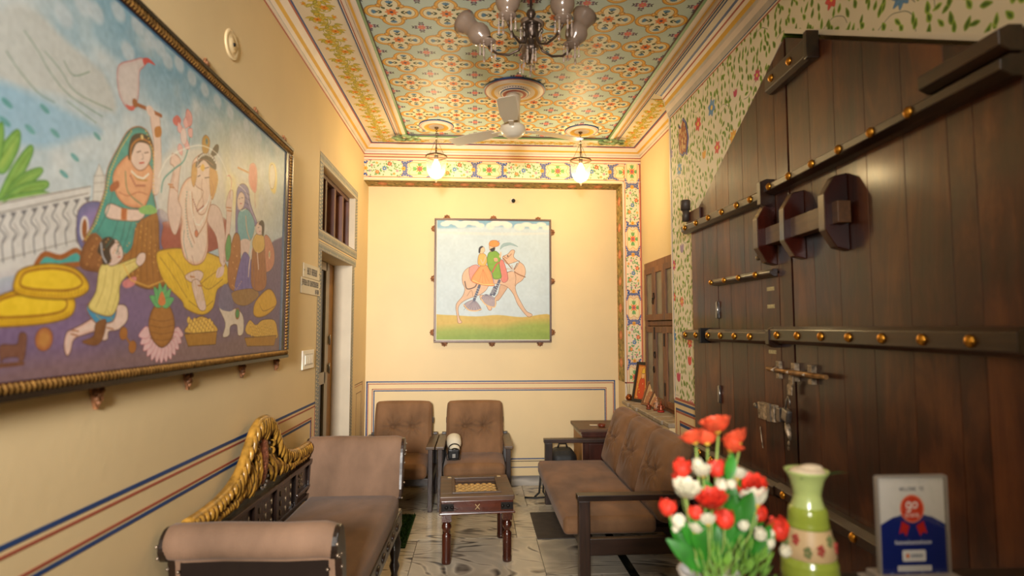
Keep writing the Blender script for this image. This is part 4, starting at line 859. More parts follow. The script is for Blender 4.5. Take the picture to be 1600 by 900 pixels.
for z in (1.10, 1.32): B().box(.012, .04, 4.53, 4.56, z, z + .06).lathe([(.006, 0), (.006, .08)], 8, 0, Matrix.Translation(V(.04, 4.545, z - .01))).build('hinge', hm, d3)
struct('wall_beyond', B().box(W0 - .05, W0, 3.6, 5.0, 0, 3.2), mat('mustard_wall', (.78, .60, .32), .7))
w1 = thing('window_1', None, None, (XL - .06, 0, 0)); w1['kind'] = 'structure'
pw = wood('purple_brown_wood', (.25, .14, .11), (.44, .29, .25), .45, 'z', 5, 14)
B().box(-.03, .012, 3.785, 4.76, 2.485, 2.52).box(-.03, .012, 3.785, 4.76, 2.09, 2.11).build('window_frame', pw, w1, bevel=.003)
for yy in (3.80, 4.02, 4.27, 4.52, 4.725): B().box(-.045, .012, yy, yy + .042, 2.11, 2.485).build('window_post', pw, w1, bevel=.003)
for yy in (3.845, 4.065, 4.315, 4.565): B().box(-.06, -.05, yy, yy + .2, 2.10, 2.50).build('wall_backing_board', mat('lit_wall_tan', (.74, .58, .36), .5, var=.15), w1)  # boards stand in for the interior wall, its lit tone in their tan

# wooden cupboard window in the alcove above the ledge
w2 = thing('window_2', None, None, (XA, 0, .80)); w2['kind'] = 'structure'
cw = wood('cupboard_wood', (.30, .17, .10), (.56, .37, .23), .5, 'z', 5, 16); pane = mat('dusty_pane', (.47, .44, .38), .35, var=.25, scale=9)
B().box(-.03, -.001, 4.86, 4.93, 0, 1.205).box(-.03, -.001, 4.02, 4.09, 0, 1.205).box(-.03, -.001, 4.09, 4.86, 1.15, 1.205).box(-.03, -.001, 4.09, 4.86, .66, .70).box(-.03, -.001, 4.09, 4.86, 0, .03).build('window_frame', cw, w2, bevel=.004)
for (y0, y1) in ((4.60, 4.855), (4.345, 4.595), (4.095, 4.34)):
    for (z0_, z1_) in ((.705, 1.145), (.035, .655)):
        f = B().box(-.055, -.032, y0, y0 + .045, z0_, z1_).box(-.055, -.032, y1 - .045, y1, z0_, z1_).box(-.055, -.032, y0 + .045, y1 - .045, z1_ - .05, z1_).box(-.055, -.032, y0 + .045, y1 - .045, z0_, z0_ + .05)
        fo = f.build('shutter_leaf', cw, w2, bevel=.003)
        B().box(-.044, -.040, y0 + .045, y1 - .045, z0_ + .05, z1_ - .05).build('pane', pane, fo)
for (yy, zz) in ((4.61, .30), (4.585, .42), (4.61, .86), (4.585, .9)):
    B().tube([(-.058, yy + .018 * math.cos(a), zz + .022 * math.sin(a)) for a in [i * PI / 5 for i in range(11)]], .003, 6).ball((-.058, yy, zz + .024), .008).build('ring_pull', mat('dark_iron', (.12, .10, .09), .5, .6), w2)
for (yy, zz) in ((4.345, .12), (4.345, .5), (4.59, .55)): B().box(-.06, -.05, yy - .012, yy + .012, zz, zz + .1).build('hinge', mat('dark_iron', (.12, .10, .09), .5, .6), w2)
# ------------------------------------------------------------------ the old double door in the right wall
dw = wood('door_wood', (.050, .018, .008), (.44, .245, .115), .40, 'z', 4.2, 6, coat=.42, bump=.2, vary=.25, red=(.25, .095, .034)); dw.node_tree.nodes['Principled BSDF'].inputs['Specular IOR Level'].default_value = .35; dw.node_tree.nodes['Principled BSDF'].inputs['Coat Roughness'].default_value = .17
bw = wood('door_bar_wood', (.085, .042, .024), (.25, .15, .085), .30, 'x', 5, 14, coat=.3, bump=.15, vary=.1)
rw = wood('latch_wood', (.12, .028, .014), (.28, .085, .035), .22, 'z', 4, 10, coat=.6, bump=.08, vary=.1)
brass = mat('brass', (.80, .56, .20), .28, .95, var=.15, scale=60); iron = mat('dark_iron', (.12, .10, .09), .5, .6)
rust = mat('worn_painted_steel', (.70, .62, .52), .5, .4, var=.5, scale=50)
def bar(parent, s0, s1, z0, z1, d=.05, slope=0, studs=(), name='cross_bar', r=.017, ch=.014):
    """chamfered bar lying on the leaf (x along the leaf, y towards the wall)"""
    b = B(); pr_ = [(0, z0), (-d * .55, z0), (-d, z0 + ch), (-d, z1 - ch), (-d * .55, z1), (0, z1)]
    vs = []
    for s_ in (s0, s1):
        for (y, z) in pr_: vs.append(V(s_, y, z))
    n = 6; b.add(vs, [tuple(range(n)), tuple(range(2 * n - 1, n - 1, -1))] + [(i, (i + 1) % n, n + (i + 1) % n, n + i) for i in range(n)])
    o = b.build(name, bw, parent, bevel=.002, seg=1)
    for s_ in studs:
        B().lathe([(r, 0), (r, .003), (r * .8, .008), (r * .45, .012), (0, .014)], 12, 0, Matrix.Translation(V(s_, -d, (z0 + z1) / 2)) @ Matrix.Rotation(PI / 2, 4, 'X')).build('brass_stud', brass, o)
    return o
def plank(parent, s0, s1, z0, f0, f1, t=.038):
    """one plank, its top cut along the pointed outline"""
    b = B().prism([(s0 + .0008, z0), (s1 - .0008, z0), (s1 - .0008, f1), (s0 + .0008, f0)], 'y', 0, t)
    return b.build('plank', dw, parent, bevel=.001, seg=1)
L_ = thing('door_1', None, None, (1.300, 3.371, 0), math.atan2(-.99936, .03568)); L_['kind'] = 'structure'; L_['label'] = 'far leaf of the dark studded plank door with the small wicket'
R_ = thing('door_2', None, None, (1.337, 2.335, 0), math.atan2(-.99878, -.04928)); R_['kind'] = 'structure'; R_['label'] = 'near leaf of the dark studded plank door with the long bars'
tl = lambda s_: 2.085 + .612 * s_
cols = [0, .165, .343, .49, .64, .79, .937, 1.030]
for i in range(len(cols) - 1):
    a, c = cols[i], cols[i + 1]
    if .34 < a < .93:
        plank(L_, a + (.004 if a < .35 else 0), c - (.004 if c > .93 else 0), .03, 1.688, 1.688); plank(L_, a, c, 1.697, tl(a), tl(c))
    else: plank(L_, a, c, .03, tl(a), tl(c))
tr_ = lambda s_: 2.715 - .549 * s_ if s_ < .958 else 2.19 - .2 * (s_ - .958)
cols = [.006, .175, .345, .52, .70, .87, .958, 1.105]
for i in range(len(cols) - 1): plank(R_, cols[i], cols[i + 1], .03, tr_(cols[i]), tr_(cols[i + 1]))
# bars and their studs
bar(L_, -.03, .895, 2.018, 2.078, .05, studs=(.03, .19, .35, .51, .67, .80)); bar(L_, .895, .925, 1.985, 2.115, .07, name='bar_stop')
bar(L_, .329, .930, 1.674, 1.710, .04, studs=(.345, .50, .65, .81), r=.015)
bar(L_, -.05, .205, 1.372, 1.434, .05, studs=(.0, .15)); bar(L_, .275, .905, 1.372, 1.438, .05, studs=(.31, .46, .61, .76)); bar(L_, .907, .935, 1.36, 1.45, .058, name='bar_stop')
bar(L_, .283, .935, .712, .776, .06, studs=(.34, .48, .62, .76, .88)); bar(L_, -.03, .27, .712, .776, .05, studs=(.03, .17))
B().box(.207, .235, -.06, 0, 1.36, 1.445).build('iron_strap', iron, L_, bevel=.003); B().box(-.03, .16, -.016, 0, 2.078, 2.15).build('hinge_block', dw, L_, bevel=.004)
bar(R_, -.145, 1.115, 2.040, 2.094, .06, studs=(-.06, .115, .29, .465, .64, .81)); bar(R_, -.125, 1.115, 1.378, 1.452, .06, studs=(-.03, .14, .31, .48, .65, .82, .985))
bar(R_, -.105, 1.115, .718, .780, .06, studs=(-.02, .14, .30, .46, .62, .78)); bar(R_, -.105, .245, 2.50, 2.60, .045, studs=(-.04, .12)); bar(R_, .85, 1.115, 2.10, 2.165, .06, name='top_rail')
bm_ = B().box(.245, .27, -.052, -.002, 2.495, 2.605); bm_.build('bar_stop', bw, R_, bevel=.003)
# wooden sliding bolt running through three half-octagon brackets that stand out from the boards
def latch(parent, s0, z, h, p=.088, th=.042):
    c = h * .27; b = B()
    out = [(.0, z - h / 2), (-p * .55, z - h / 2 + .012), (-p, z - h / 2 + c), (-p, z + h / 2 - c), (-p * .55, z + h / 2 - .012), (.0, z + h / 2)]
    b.prism(out, 'x', s0, s0 - th)
    return b.build('latch_bracket', rw, parent, bevel=.003, seg=1)
latch(L_, .925, 1.868, .285); latch(R_, .118, 1.868, .285); latch(R_, .412, 1.861, .28)
B().box(-.14, .445, -.060, -.012, 1.815, 1.893).build('sliding_bolt', mat('light_bar_wood', (.36, .24, .14), .4, var=.2, stretch=(1, 8, 8)), R_, bevel=.003)
# iron fittings
B().tube([(-.19, -.03, 1.262), (-.05, -.034, 1.262), (.02, -.034, 1.262)], [.011, .009, .009]).tube([(.0, -.034, 1.262), (.13, -.034, 1.262), (.29, -.034, 1.265)], [.012, .012, .009]).build('steel_bolt', mat('worn_brass', (.66, .50, .32), .4, .7, var=.3, scale=30), R_)
for s_ in (-.115, .02, .15): B().box(s_ - .014, s_ + .014, -.022, -.001, 1.225, 1.30).tube([(s_, -.02 , 1.25), (s_, -.05, 1.262), (s_, -.02, 1.275)], .006).build('bolt_plate', rust, R_)
B().prism([(-.02, 1.165), (.015, 1.165), (.018, 1.20), (.03, 1.215), (.03, 1.255), (-.005, 1.255), (-.005, 1.215), (-.02, 1.205)], 'y', -.030, -.024).build('hasp', rust, R_, bevel=.002)
k = thing('padlock', 'small steel padlock hanging open from the hasp of the studded door', 'padlock', (0, 0, 0)); k.parent = None
def dpt(e, s_, y, z): a = e.rotation_euler.z; return V(e.location.x + s_ * math.cos(a) - y * math.sin(a), e.location.y + s_ * math.sin(a) + y * math.cos(a), z)
k.location = dpt(R_, -.008, -.040, 1.085); k.rotation_euler = (0, .25, R_.rotation_euler.z)
B().box(-.026, .026, -.012, .012, -.032, .022).build('lock_body', hm, k, bevel=.008)
B().tube([(-.014, 0, .02), (-.014, 0, .055), (.0, 0, .078), (.016, 0, .060), (.018, 0, .045)], .004).build('shackle', hm, k)
B().tube([(.01, 0, -.035), (.03, -.004, -.055), (.045, -.004, -.075), (.048, 0, -.095)], [.010, .014, .009, .005], flat=.4).ball((.045, -.004, -.11), .012, sx=.6, sy=.3).ball((.048, -.004, -.13), .009, sy=.3).build('keys', rust, k)
l = B().box(.77, .905, -.028, -.001, 1.03, 1.105); l.build('rim_lock', rust, L_, bevel=.004); B().box(.86, .885, -.034, -.028, 1.03, 1.11).tube([(.745, -.02, 1.085), (.77, -.03, 1.08)], .007).ball((.742, -.02, 1.085), .012).build('lock_knob', hm, L_)
B().box(.925, .955, -.03, -.001, 1.04, 1.10).build('lock_keeper', hm, L_, bevel=.003)
for z in (1.50, 1.045): 
    B().box(.322, .346, -.008, -.001, z, z + .085).lathe([(.006, -.004), (.006, .09)], 8, 0, Matrix.Translation(V(.345, -.008, z))).build('butt_hinge', hm, L_)
tape = mat('pale_tape', (.74, .68, .50), .5, var=.3, scale=90)
for z in (1.615, 1.535, 1.330): B().box(.835, .895, -.0015, 0, z, z + .017).build('tape_label', tape, L_)
B().tube([(.77, -.008, 1.775), (.80, -.02, 1.78), (.83, -.02, 1.775)], .005).ball((.80, -.02, 1.772), .012).build('ring_staple', mat('pewter', (.6, .56, .5), .35, .8), L_)
B().tube([(.745, -.003, .985), (.755, -.004, .93), (.765, -.004, .89)], .0025).build('scratch_wire', rust, L_)
# round pivot post of the hinge
b = B().lathe([(.030, 0), (.030, .055), (.026, .06), (0, .06)], 14).lathe([(.022, -.07), (.022, 0)], 12)
b.build('pivot_post', wood('pivot_wood', (.16, .13, .11), (.34, .29, .25), .5, 'z', 6, 12), L_, loc=(-.005, -.03, 2.165))
# faded painted boss on the floral wall
b = B(); v_ = [(3.50, 2.51), (3.46, 2.60), (3.50, 2.70), (3.56, 2.74), (3.60, 2.68), (3.64, 2.72), (3.655, 2.64), (3.64, 2.55), (3.58, 2.52), (3.54, 2.53)]
b.prism([(3.57 + (y - 3.56) * .9, 2.68 + (z - 2.62) * 1.15) for y, z in v_], 'x', XF - .004, XF, 1).prism([(3.57 + (y - 3.56) * .78, 2.68 + (z - 2.62) * 1.0) for y, z in v_], 'x', XF - .006, XF - .004, 0)
r_ = random.Random(4)
for i in range(26): b.ball((XF - .006, 3.57 + r_.uniform(-.06, .06), 2.685 + r_.uniform(-.09, .09)), .010, 2, .15, 1, 1.4, 6)
struct('painted_boss', b, [mat('boss_brown', (.66, .36, .20), .6, var=.4, scale=60), mat('boss_blue', (.42, .42, .60), .6), mat('boss_cream', (.86, .70, .46), .6)], parent=wr)
# ------------------------------------------------------------------ furniture
def velvet(name, col, var=.16):
    m = mat(name, col, .75, 0, var, 3.2, .22, 160, sheen=.12, spec=.2, stretch=(1.6, 1, 1)); return m
vel = velvet('brown_velvet', (.505, .372, .262), .28); vel2 = velvet('settee_velvet', (.505, .395, .315), .24)
dkw = wood('dark_frame_wood', (.09, .05, .035), (.23, .14, .095), .38, 'z', 5, 12, coat=.15, bump=.1)
dkx = wood('dark_frame_wood_x', (.09, .05, .035), (.23, .14, .095), .35, 'x', 5, 12, coat=.15, bump=.1)
dky = wood('dark_frame_wood_y', (.09, .05, .035), (.25, .155, .10), .35, 'y', 5, 12, coat=.15, bump=.1)
armw = wood('worn_arm_wood', (.20, .15, .11), (.40, .31, .23), .35, 'y', 5, 12, coat=.1, bump=.1)

def make_chair(label, loc):
    t = thing('armchair', label, 'chair', loc, group='brown velvet armchairs')
    B().box(-.245, -.20, -.005, .04, 0, .01)
    c = cushion(.485, .52, .115, .035, .012, n=(14, 14, 3), wr=.0015); c.build('seat_cushion', vel, t, loc=(0, .23, .312))
    c = cushion(.475, .47, .10, .024, .02, tufts=((-.085, .02, .026, .022), (.085, .02, .026, .022)), n=(56, 50, 3), wr=.0065)
    # backrest: cushion +z face turned to the front (-y) and leaned back
    o = c.build('backrest_cushion', vel, t, loc=(0, .475, .562)); o.rotation_euler = (math.radians(90 - 13), 0, 0)
    for s_ in (-1, 1):
        x = s_ * .272
        B().box(x - .018, x + .018, .0, .05, 0, .485).build('leg', dkw, t, bevel=.003)
        B().prism([(.50, 0), (.54, 0), (.59, .52), (.55, .52)], 'x', x - .018, x + .018).build('leg', dkw, t, bevel=.003)
        B().box(x - .034, x + .034, -.02, .56, .485, .507).build('armrest', armw, t, bevel=.004)
        B().box(x - .014, x + .014, .05, .52, .20, .26).build('side_rail', dkw, t, bevel=.003)
    for (ya, za) in ((.01, .255), (.50, .25)): B().box(-.255, .255, ya, ya + .025, .20, za).build('seat_rail', dkx, t, bevel=.003)
    for (ya, za) in ((.555, .60), (.545, .30)): B().box(-.255, .255, ya, ya + .02, za, za + .05).build('back_rail', dkx, t, bevel=.003)
    return t
ch1 = make_chair('brown velvet armchair against the back wall with the camera on its seat', (-.02, 4.60, 0))
ch2 = copy_tree(ch1); ch2.location = (-.640, 4.60, 0); ch2['label'] = 'brown velvet armchair in the left corner beside the doorway'

# three seat sofa
t = thing('sofa', 'three-seat brown velvet sofa with dark square wooden arms along the right wall', 'sofa', (0, 0, 0))
c = cushion(.54, 1.41, .10, .028, .012, n=(16, 40, 3), wr=.0022); c.build('seat_cushion', vel, t, loc=(.765, 4.0, .316))
for yc in (3.475, 3.975, 4.468):
    c = cushion(.46, .488, .12, .045, .03, tufts=((0, -.075, .035, .022), (0, .075, .035, .022)), n=(48, 50, 3), wr=.006)
    o = c.build('backrest_cushion', vel, t, loc=(1.135, yc, .565)); o.rotation_euler = (0, math.radians(-72), 0)
for y0 in (3.165, 4.735):
    B().box(.56, .622, y0, y0 + .055, 0, .495).build('leg', dkw, t, bevel=.004)
    B().box(1.20, 1.255, y0, y0 + .055, 0, .60).build('leg', dkw, t, bevel=.004)
    B().box(.552, 1.24, y0 - .005, y0 + .062, .495, .527).build('armrest', dkx, t, bevel=.004)
    B().box(.622, 1.20, y0 + .01, y0 + .045, .20, .29).build('side_rail', dkx, t, bevel=.004)
for xa in (.60, 1.17): B().box(xa, xa + .03, 3.22, 4.735, .165, .225).build('seat_rail', dky, t, bevel=.003)
for za in (.54, .36): B().box(1.205, 1.235, 3.22, 4.735, za, za + .045).build('back_rail', dky, t, bevel=.003)
for ya in (3.5, 3.9, 4.3): B().box(.60, 1.2, ya, ya + .06, .205, .232).build('slat', dkx, t)

# carved settee with scrolled ends
t = thing('carved_settee', 'settee with gilded carved back and brown scrolled ends by the left wall', 'settee', (-.712, 2.69, 0), math.radians(-.9))
sw = wood('settee_wood', (.07, .04, .03), (.20, .12, .085), .25, 'y', 5, 12, coat=.5, bump=.1); swz = wood('settee_wood_z', (.06, .035, .028), (.17, .10, .07), .25, 'z', 5, 12, coat=.5, bump=.1)
hw = .268; stud_m = mat('dull_silver_stud', (.62, .55, .48), .3, .8)
c = cushion(2 * hw - .03, 1.30, .12, .03, .015, n=(16, 40, 3), wr=.003); c.build('seat_cushion', vel2, t, loc=(.01, 0, .445))
for sg in (-1, 1):
    # end cushion: swept profile rising from the seat and curling outwards
    pr_ = [(.60, .47), (.625, .52), (.645, .60), (.662, .70), (.685, .765), (.715, .797), (.752, .80), (.782, .775), (.792, .735), (.775, .70), (.745, .695), (.73, .69), (.715, .62), (.70, .50)]
    P_ = np.array(pr_ + [pr_[0]]); pts = []
    for i in range(len(pr_)):
        p0, p1, p2, p3 = [np.array(pr_[(i + k) % len(pr_)]) for k in (-1, 0, 1, 2)]
        for q in (0, .33, .66): pts.append(.5 * (2 * p1 + (p2 - p0) * q + (2 * p0 - 5 * p1 + 4 * p2 - p3) * q * q + (3 * p1 - p0 - 3 * p2 + p3) * q ** 3))
    b = B(); n = len(pts); xs_ = [-hw + .002, -hw + .012, -hw + .04, -.1, 0, .1, hw - .04, hw - .012, hw - .002]; cc = np.mean(pts, 0)
    vs = []
    for x in xs_:
        k = 1 if abs(x) < hw - .03 else (.975 if abs(x) < hw - .008 else .93)
        vs += [V(x, sg * (cc[0] + (p[0] - cc[0]) * k), cc[1] + (p[1] - cc[1]) * k + .012 + .003 * math.sin(x * 40)) for p in pts]
    fs = [(j * n + i, j * n + (i + 1) % n, (j + 1) * n + (i + 1) % n, (j + 1) * n + i) for j in range(len(xs_) - 1) for i in range(n)]
    b.add(vs, fs, 0, True); b.add(vs[:n], [tuple(range(n))]); b.add(vs[-n:], [tuple(range(n))]); b.build('scrolled_end_cushion', vel2, t)
    for sx in (-1, 1):
        b = B(); out = [(cc[0] + (p[0] - cc[0]) * .95, cc[1] + .008 + (p[1] - cc[1]) * .95) for p in pts]
        b.prism([(sg * p[0], p[1]) for p in out], 'x', sx * (hw - .014), sx * (hw + .012)); o = b.build('scroll_arm', swz, t, bevel=.004)
        b = B()
        for k in range(n // 2 + 2, n, 3): b.ball((sx * (hw + .013), sg * (cc[0] + (pts[k][0] - cc[0]) * .97), cc[1] + .012 + (pts[k][1] - cc[1]) * .97), .006, n=6)
        for k in range(5): b.ball((sx * (hw - .03), sg * .737, .50 + k * .04), .006, n=6)
        b.build('studs', stud_m, o)['kind'] = 'stuff'
    B().box(-hw + .03, hw - .03, sg * .705, sg * .725, .34, .70).build('end_panel', mat('dark_end_panel', (.13, .09, .065), .85, spec=.15), t)
    B().box(-hw, hw, sg * .67, sg * .735, .30, .39).build('end_rail', swz, t, bevel=.005)
    for sx in (-1, 1):
        b = B(); M = Matrix.Translation(V(sx * (hw - .035), sg * .70, 0)); b.lathe([(.018, 0), (.024, .01), (.018, .05), (.03, .09), (.02, .12), (.032, .17), (.036, .22), (.026, .26), (.034, .30), (.034, .34)], 14, 0, M)
        b.box(sx * (hw - .035) - .03, sx * (hw - .035) + .03, sg * .70 - .03, sg * .70 + .03, .30, .40); b.build('leg', swz, t)
B().box(hw - .03, hw, -.67, .67, .30, .40).build('front_rail', sw, t, bevel=.008); B().box(-hw, -hw + .03, -.67, .67, .30, .40).build('back_rail', sw, t, bevel=.005)
b = B()
for k in range(9): b.ball((hw + .002, -.56 + k * .14, .35), .022, sx=.35, sy=1.8)
b.build('carved_beads', sw, t)['kind'] = 'stuff'
xb = -hw + .005
B().box(xb - .012, xb + .012, -.66, .66, .50, .685).build('back_panel', swz, t)
for y_ in (-.66, -.40, -.13, .13, .40, .63): B().box(xb + .012, xb + .026, y_, y_ + .03, .50, .69).build('back_mullion', swz, t, bevel=.003)
B().box(xb - .012, xb + .034, -.67, .67, .685, .705).box(xb, xb + .03, -.67, .67, .50, .525).box(xb, xb + .03, .42, .64, .555, .57).box(xb, xb + .03, -.64, -.42, .555, .57).build('back_molding', sw, t, bevel=.004)
b = B()
for y_ in (-.33, -.26, -.19, .0, .07, -.07, .19, .26, .33):
    for z in (.545, .59, .635):
        b.ball((xb + .014, y_ + (.03 if int(z * 100) % 10 else 0), z), .010, sx=.4, sy=.6, sz=1.5, n=6)
for y_ in (.52, -.53):
    for k in range(8): b.ball((xb + .014, y_ + .016 * math.cos(k * PI / 4) * (1 + k % 2), .62 + .02 * math.sin(k * PI / 4) * (1 + k % 2)), .009, sx=.4, n=6)
b.build('inlay', mat('tarnished_inlay', (.52, .44, .34), .35, .5), t)['kind'] = 'stuff'
def crest(y):
    a = abs(y)
    a = abs(y + .015); K = [(0, 1.045), (.05, 1.04), (.10, 1.018), (.15, .965), (.20, .905), (.26, .855), (.33, .825), (.42, .805), (.54, .797), (.70, .797)]
    for (a0, z0_), (a1, z1_) in zip(K, K[1:]):
        if a <= a1: q = (a - a0) / (a1 - a0); return z0_ + (z1_ - z0_) * q
    return .797
ys = [-.66 + 1.32 * i / 88 for i in range(89)]
B().prism([(ys[0], .703), (ys[-1], .703)] + [(y, crest(y) - .012) for y in reversed(ys)], 'x', xb - .010, xb + .006).build('crest_panel', mat('black_brown_lacquer', (.10, .07, .055), .3, var=.3), t)
gold = mat('antique_gold_paint', (.68, .50, .20), .32, .05, var=.35, scale=30); cop = mat('copper_paint', (.62, .38, .28), .32, .35, var=.3, scale=50)
b = B(); r_ = random.Random(12)
b.tube([(xb + .006, y, crest(y) - .012) for y in ys[::2]], .019, 8)
y = -.655
while y < .66:
    z = crest(y); sl = (crest(y + .01) - crest(y - .01)) / .02; sg = 1 if y > 0 else -1; L = r_.uniform(.075, .11) if abs(y) < .3 else r_.uniform(.045, .065)
    ang = -PI / 2 + sg * r_.uniform(.1, .55) if abs(y) > .02 else -PI / 2
    pts = [(xb + .018 + .010 * math.sin(q * PI), y + L * q * math.cos(ang) * .6, z - .010 + L * q * math.sin(ang)) for q in (0, .3, .6, .85, 1)]
    b.tube(pts, [.013, .012, .010, .006, .001], 7); y += r_.uniform(.027, .038) if abs(y) > .05 else .022
b.build('gilded_edge_leaves', gold, t)['kind'] = 'stuff'
b = B()
def spray(y, z, a, L, r0):
    pts = [(xb + .012 + .010 * math.sin(q * PI), y + L * q * math.cos(a + q * .9), z + L * q * math.sin(a + q * .9)) for q in (0, .2, .4, .6, .8, 1)]; b.tube(pts, [r0 * .6, r0, r0, r0 * .8, r0 * .5, .002], 6)
for sg in (-1, 1):
    for k in range(15):
        y = .09 + k * .037; h = max(.02, crest(y) - .05 - .715); 
        spray(sg * y, .715 + r_.uniform(0, .3) * h, (PI / 2 if sg > 0 else PI / 2 - .9) + r_.uniform(-.5, .5), h * r_.uniform(.7, .95), .0105)
        b.ball((xb + .014, sg * (y + .012), .72 + h * .4), .011, sx=.6, n=6); spray(sg * (y + .02), .715 + .2 * h, PI / 2 + sg * .5 - .4, h * .8, .009)
    for k in range(6): spray(sg * (.075 + .006 * k), .76 + k * .032, PI / 2 - sg * .2 - (0 if sg > 0 else .5), .05, .007)
b.build('gilded_scrolls', gold, t)['kind'] = 'stuff'
b = B().ball((xb + .010, -.012, .855), .05, sx=.35, sy=1.0, sz=2.3, n=16)
for k in range(60): 
    u, v_ = r_.uniform(-1, 1), r_.uniform(-1, 1)
    if u * u + v_ * v_ < 1: b.ball((xb + .026 - .012 * (u * u + v_ * v_), -.012 + u * .042, .855 + v_ * .105), r_.uniform(.005, .009), sx=.7, n=6)
b.build('copper_medallion', cop, t)
b = B()
for k in range(26): a = 2 * PI * k / 26; b.ball((xb + .014, -.012 + .064 * math.cos(a), .855 + .130 * math.sin(a)), .0075, n=6)
b.build('pearl_border', mat('grey_pearl', (.46, .42, .38), .3, .3), t)

# coffee table
tw = wood('table_wood', (.15, .045, .022), (.42, .17, .07), .25, 'x', 5, 9, coat=.5, bump=.1); twz = wood('table_leg_wood', (.10, .03, .018), (.30, .115, .055), .22, 'z', 5, 9, coat=.6, bump=.05)
tt = wood('table_top_wood', (.17, .10, .065), (.40, .27, .18), .42, 'x', 6, 12, coat=.1, bump=.15)
t = thing('coffee_table', 'small carved wooden coffee table with brass lattice top on turned legs', 'table', (-.008, 3.835, 0), math.radians(3))
b = B()
for (x0, x1, y0, y1) in ((-.23, .23, -.25, -.17), (-.23, .23, .17, .25), (-.23, -.14, -.17, .17), (.14, .23, -.17, .17)): b.box(x0, x1, y0, y1, .385, .413)
b.build('table_top', tt, t, bevel=.005)
B().box(-.155, .155, -.185, -.165, .409, .419).box(-.155, .155, .165, .185, .409, .419).box(-.155, -.135, -.165, .165, .409, .419).box(.135, .155, -.165, .165, .409, .419).build('top_molding', tt, t, bevel=.004)
B().box(-.222, .222, -.242, .242, .310, .385).build('apron', tw, t, bevel=.003); B().box(-.234, .234, -.254, .254, .303, .316).build('lower_molding', tw, t, bevel=.006)
B().box(-.14, .14, -.17, .17, .384, .388).build('recessed_panel', mat('near_black', (.07, .05, .04), .4), t)
b = B()
for i in range(8):
    for j in range(7):
        x = -.122 + j * .040 + (.020 if i % 2 else 0); y = -.15 + i * .031
        if x < .132: b.ball((x, y, .397), .0185, sz=.45, sy=.78, n=8)
b.build('brass_lattice', mat('lattice_brass', (.86, .70, .42), .4, .15, var=.25, scale=50), t)['kind'] = 'stuff'
B().box(-.135, .135, -.165, .165, .408, .410).build('glass_pane', thin_glass('table_glass', refl=.04), t)
for (x, y) in ((-.17, .20), (.17, .20)): B().prism([(x - .012, y - .008), (x + .014, y - .010), (x + .008, y + .010), (x - .010, y + .012)], 'z', .413, .4155).build('bone_inlay', mat('bone', (.80, .70, .52), .5), t)
for sx in (-1, 1):
    o = B().box(sx * .145, sx * .221, -.2455, -.242, .325, .369).build('iron_strap', iron, t, bevel=.001)
    for xx in (.155, .19): B().ball((sx * xx, -.246, .347), .011, sy=.6).build('rivet', iron, o)
b = B()
for a in (.9, -.9): 
    for q in (-1, 1): b.tube([(-.022 * q * math.cos(a), -.244, .347 - .020 * q * math.sin(a)), (0, -.245, .347)], [.006, .004], 6, flat=.5)
b.build('bone_inlay', mat('bone', (.80, .70, .52), .5), t)
for sx in (-1, 1):
    for sy in (-1, 1):
        M = Matrix.Translation(V(sx * .188, sy * .20, 0))
        b = B().lathe([(.0, 0), (.027, 0), (.029, .006), (.029, .03), (.027, .035), (.028, .16), (.027, .172), (.018, .182), (.016, .19), (.024, .20), (.030, .215), (.028, .232), (.018, .242), (.020, .25)], 18, 0, M)
        b.box(sx * .188 - .029, sx * .188 + .029, sy * .20 - .029, sy * .20 + .029, .255, .30); b.build('leg', twz, t)

# corner cabinet with an ashtray
t = thing('corner_cabinet', 'low dark wooden cabinet with stepped top in the right corner', 'cabinet', (.86, 4.83, 0))
cwd = wood('cabinet_wood', (.13, .045, .025), (.34, .15, .08), .28, 'z', 5, 10, coat=.4); ctop = wood('cabinet_top_wood', (.26, .17, .11), (.42, .30, .21), .4, 'x', 5, 12)
B().box(0, .42, -.005, .45, .565, .59).build('cabinet_top', ctop, t, bevel=.003)
B().box(.018, .41, .008, .44, .545, .565).box(.026, .40, .016, .44, .52, .548).build('cornice_molding', cwd, t, bevel=.004)
B().box(.035, .40, .035, .44, .02, .522).build('body', cwd, t, bevel=.002); B().box(.028, .035, .03, .44, .02, .52).build('side_panel', mat('plywood_side', (.62, .45, .27), .5, var=.12), t)
o = B().box(.05, .385, .022, .035, .05, .50).build('door', cwd, t, bevel=.003); B().box(.09, .345, .014, .022, .09, .46).build('raised_panel', cwd, o, bevel=.006); B().ball((.07, .010, .30), .010).build('knob', brass, o)
for xx in (.04, .39): 
    for yy in (.04, .43): B().box(xx - .015, xx + .015, yy - .015, yy + .015, 0, .02).build('foot', cwd, t)
t = thing('ashtray', 'small red-brown bowl on the corner cabinet', 'ashtray', (1.075, 4.93, .59))
B().lathe([(0, 0), (.025, 0), (.028, .004), (.035, .024), (.032, .024), (.025, .008), (0, .006)], 16).build('bowl', mat('red_clay', (.46, .20, .12), .35), t)
tag(B().prism([(-.035, -.02), (.03, -.028), (.04, .015), (-.03, .025)], 'z', 0, .003).build('paper_slip', mat('paper', (.86, .82, .74), .7), None, loc=(1.02, 5.02, .5905)), 'white folded paper lying behind the bowl on the corner cabinet', 'paper')

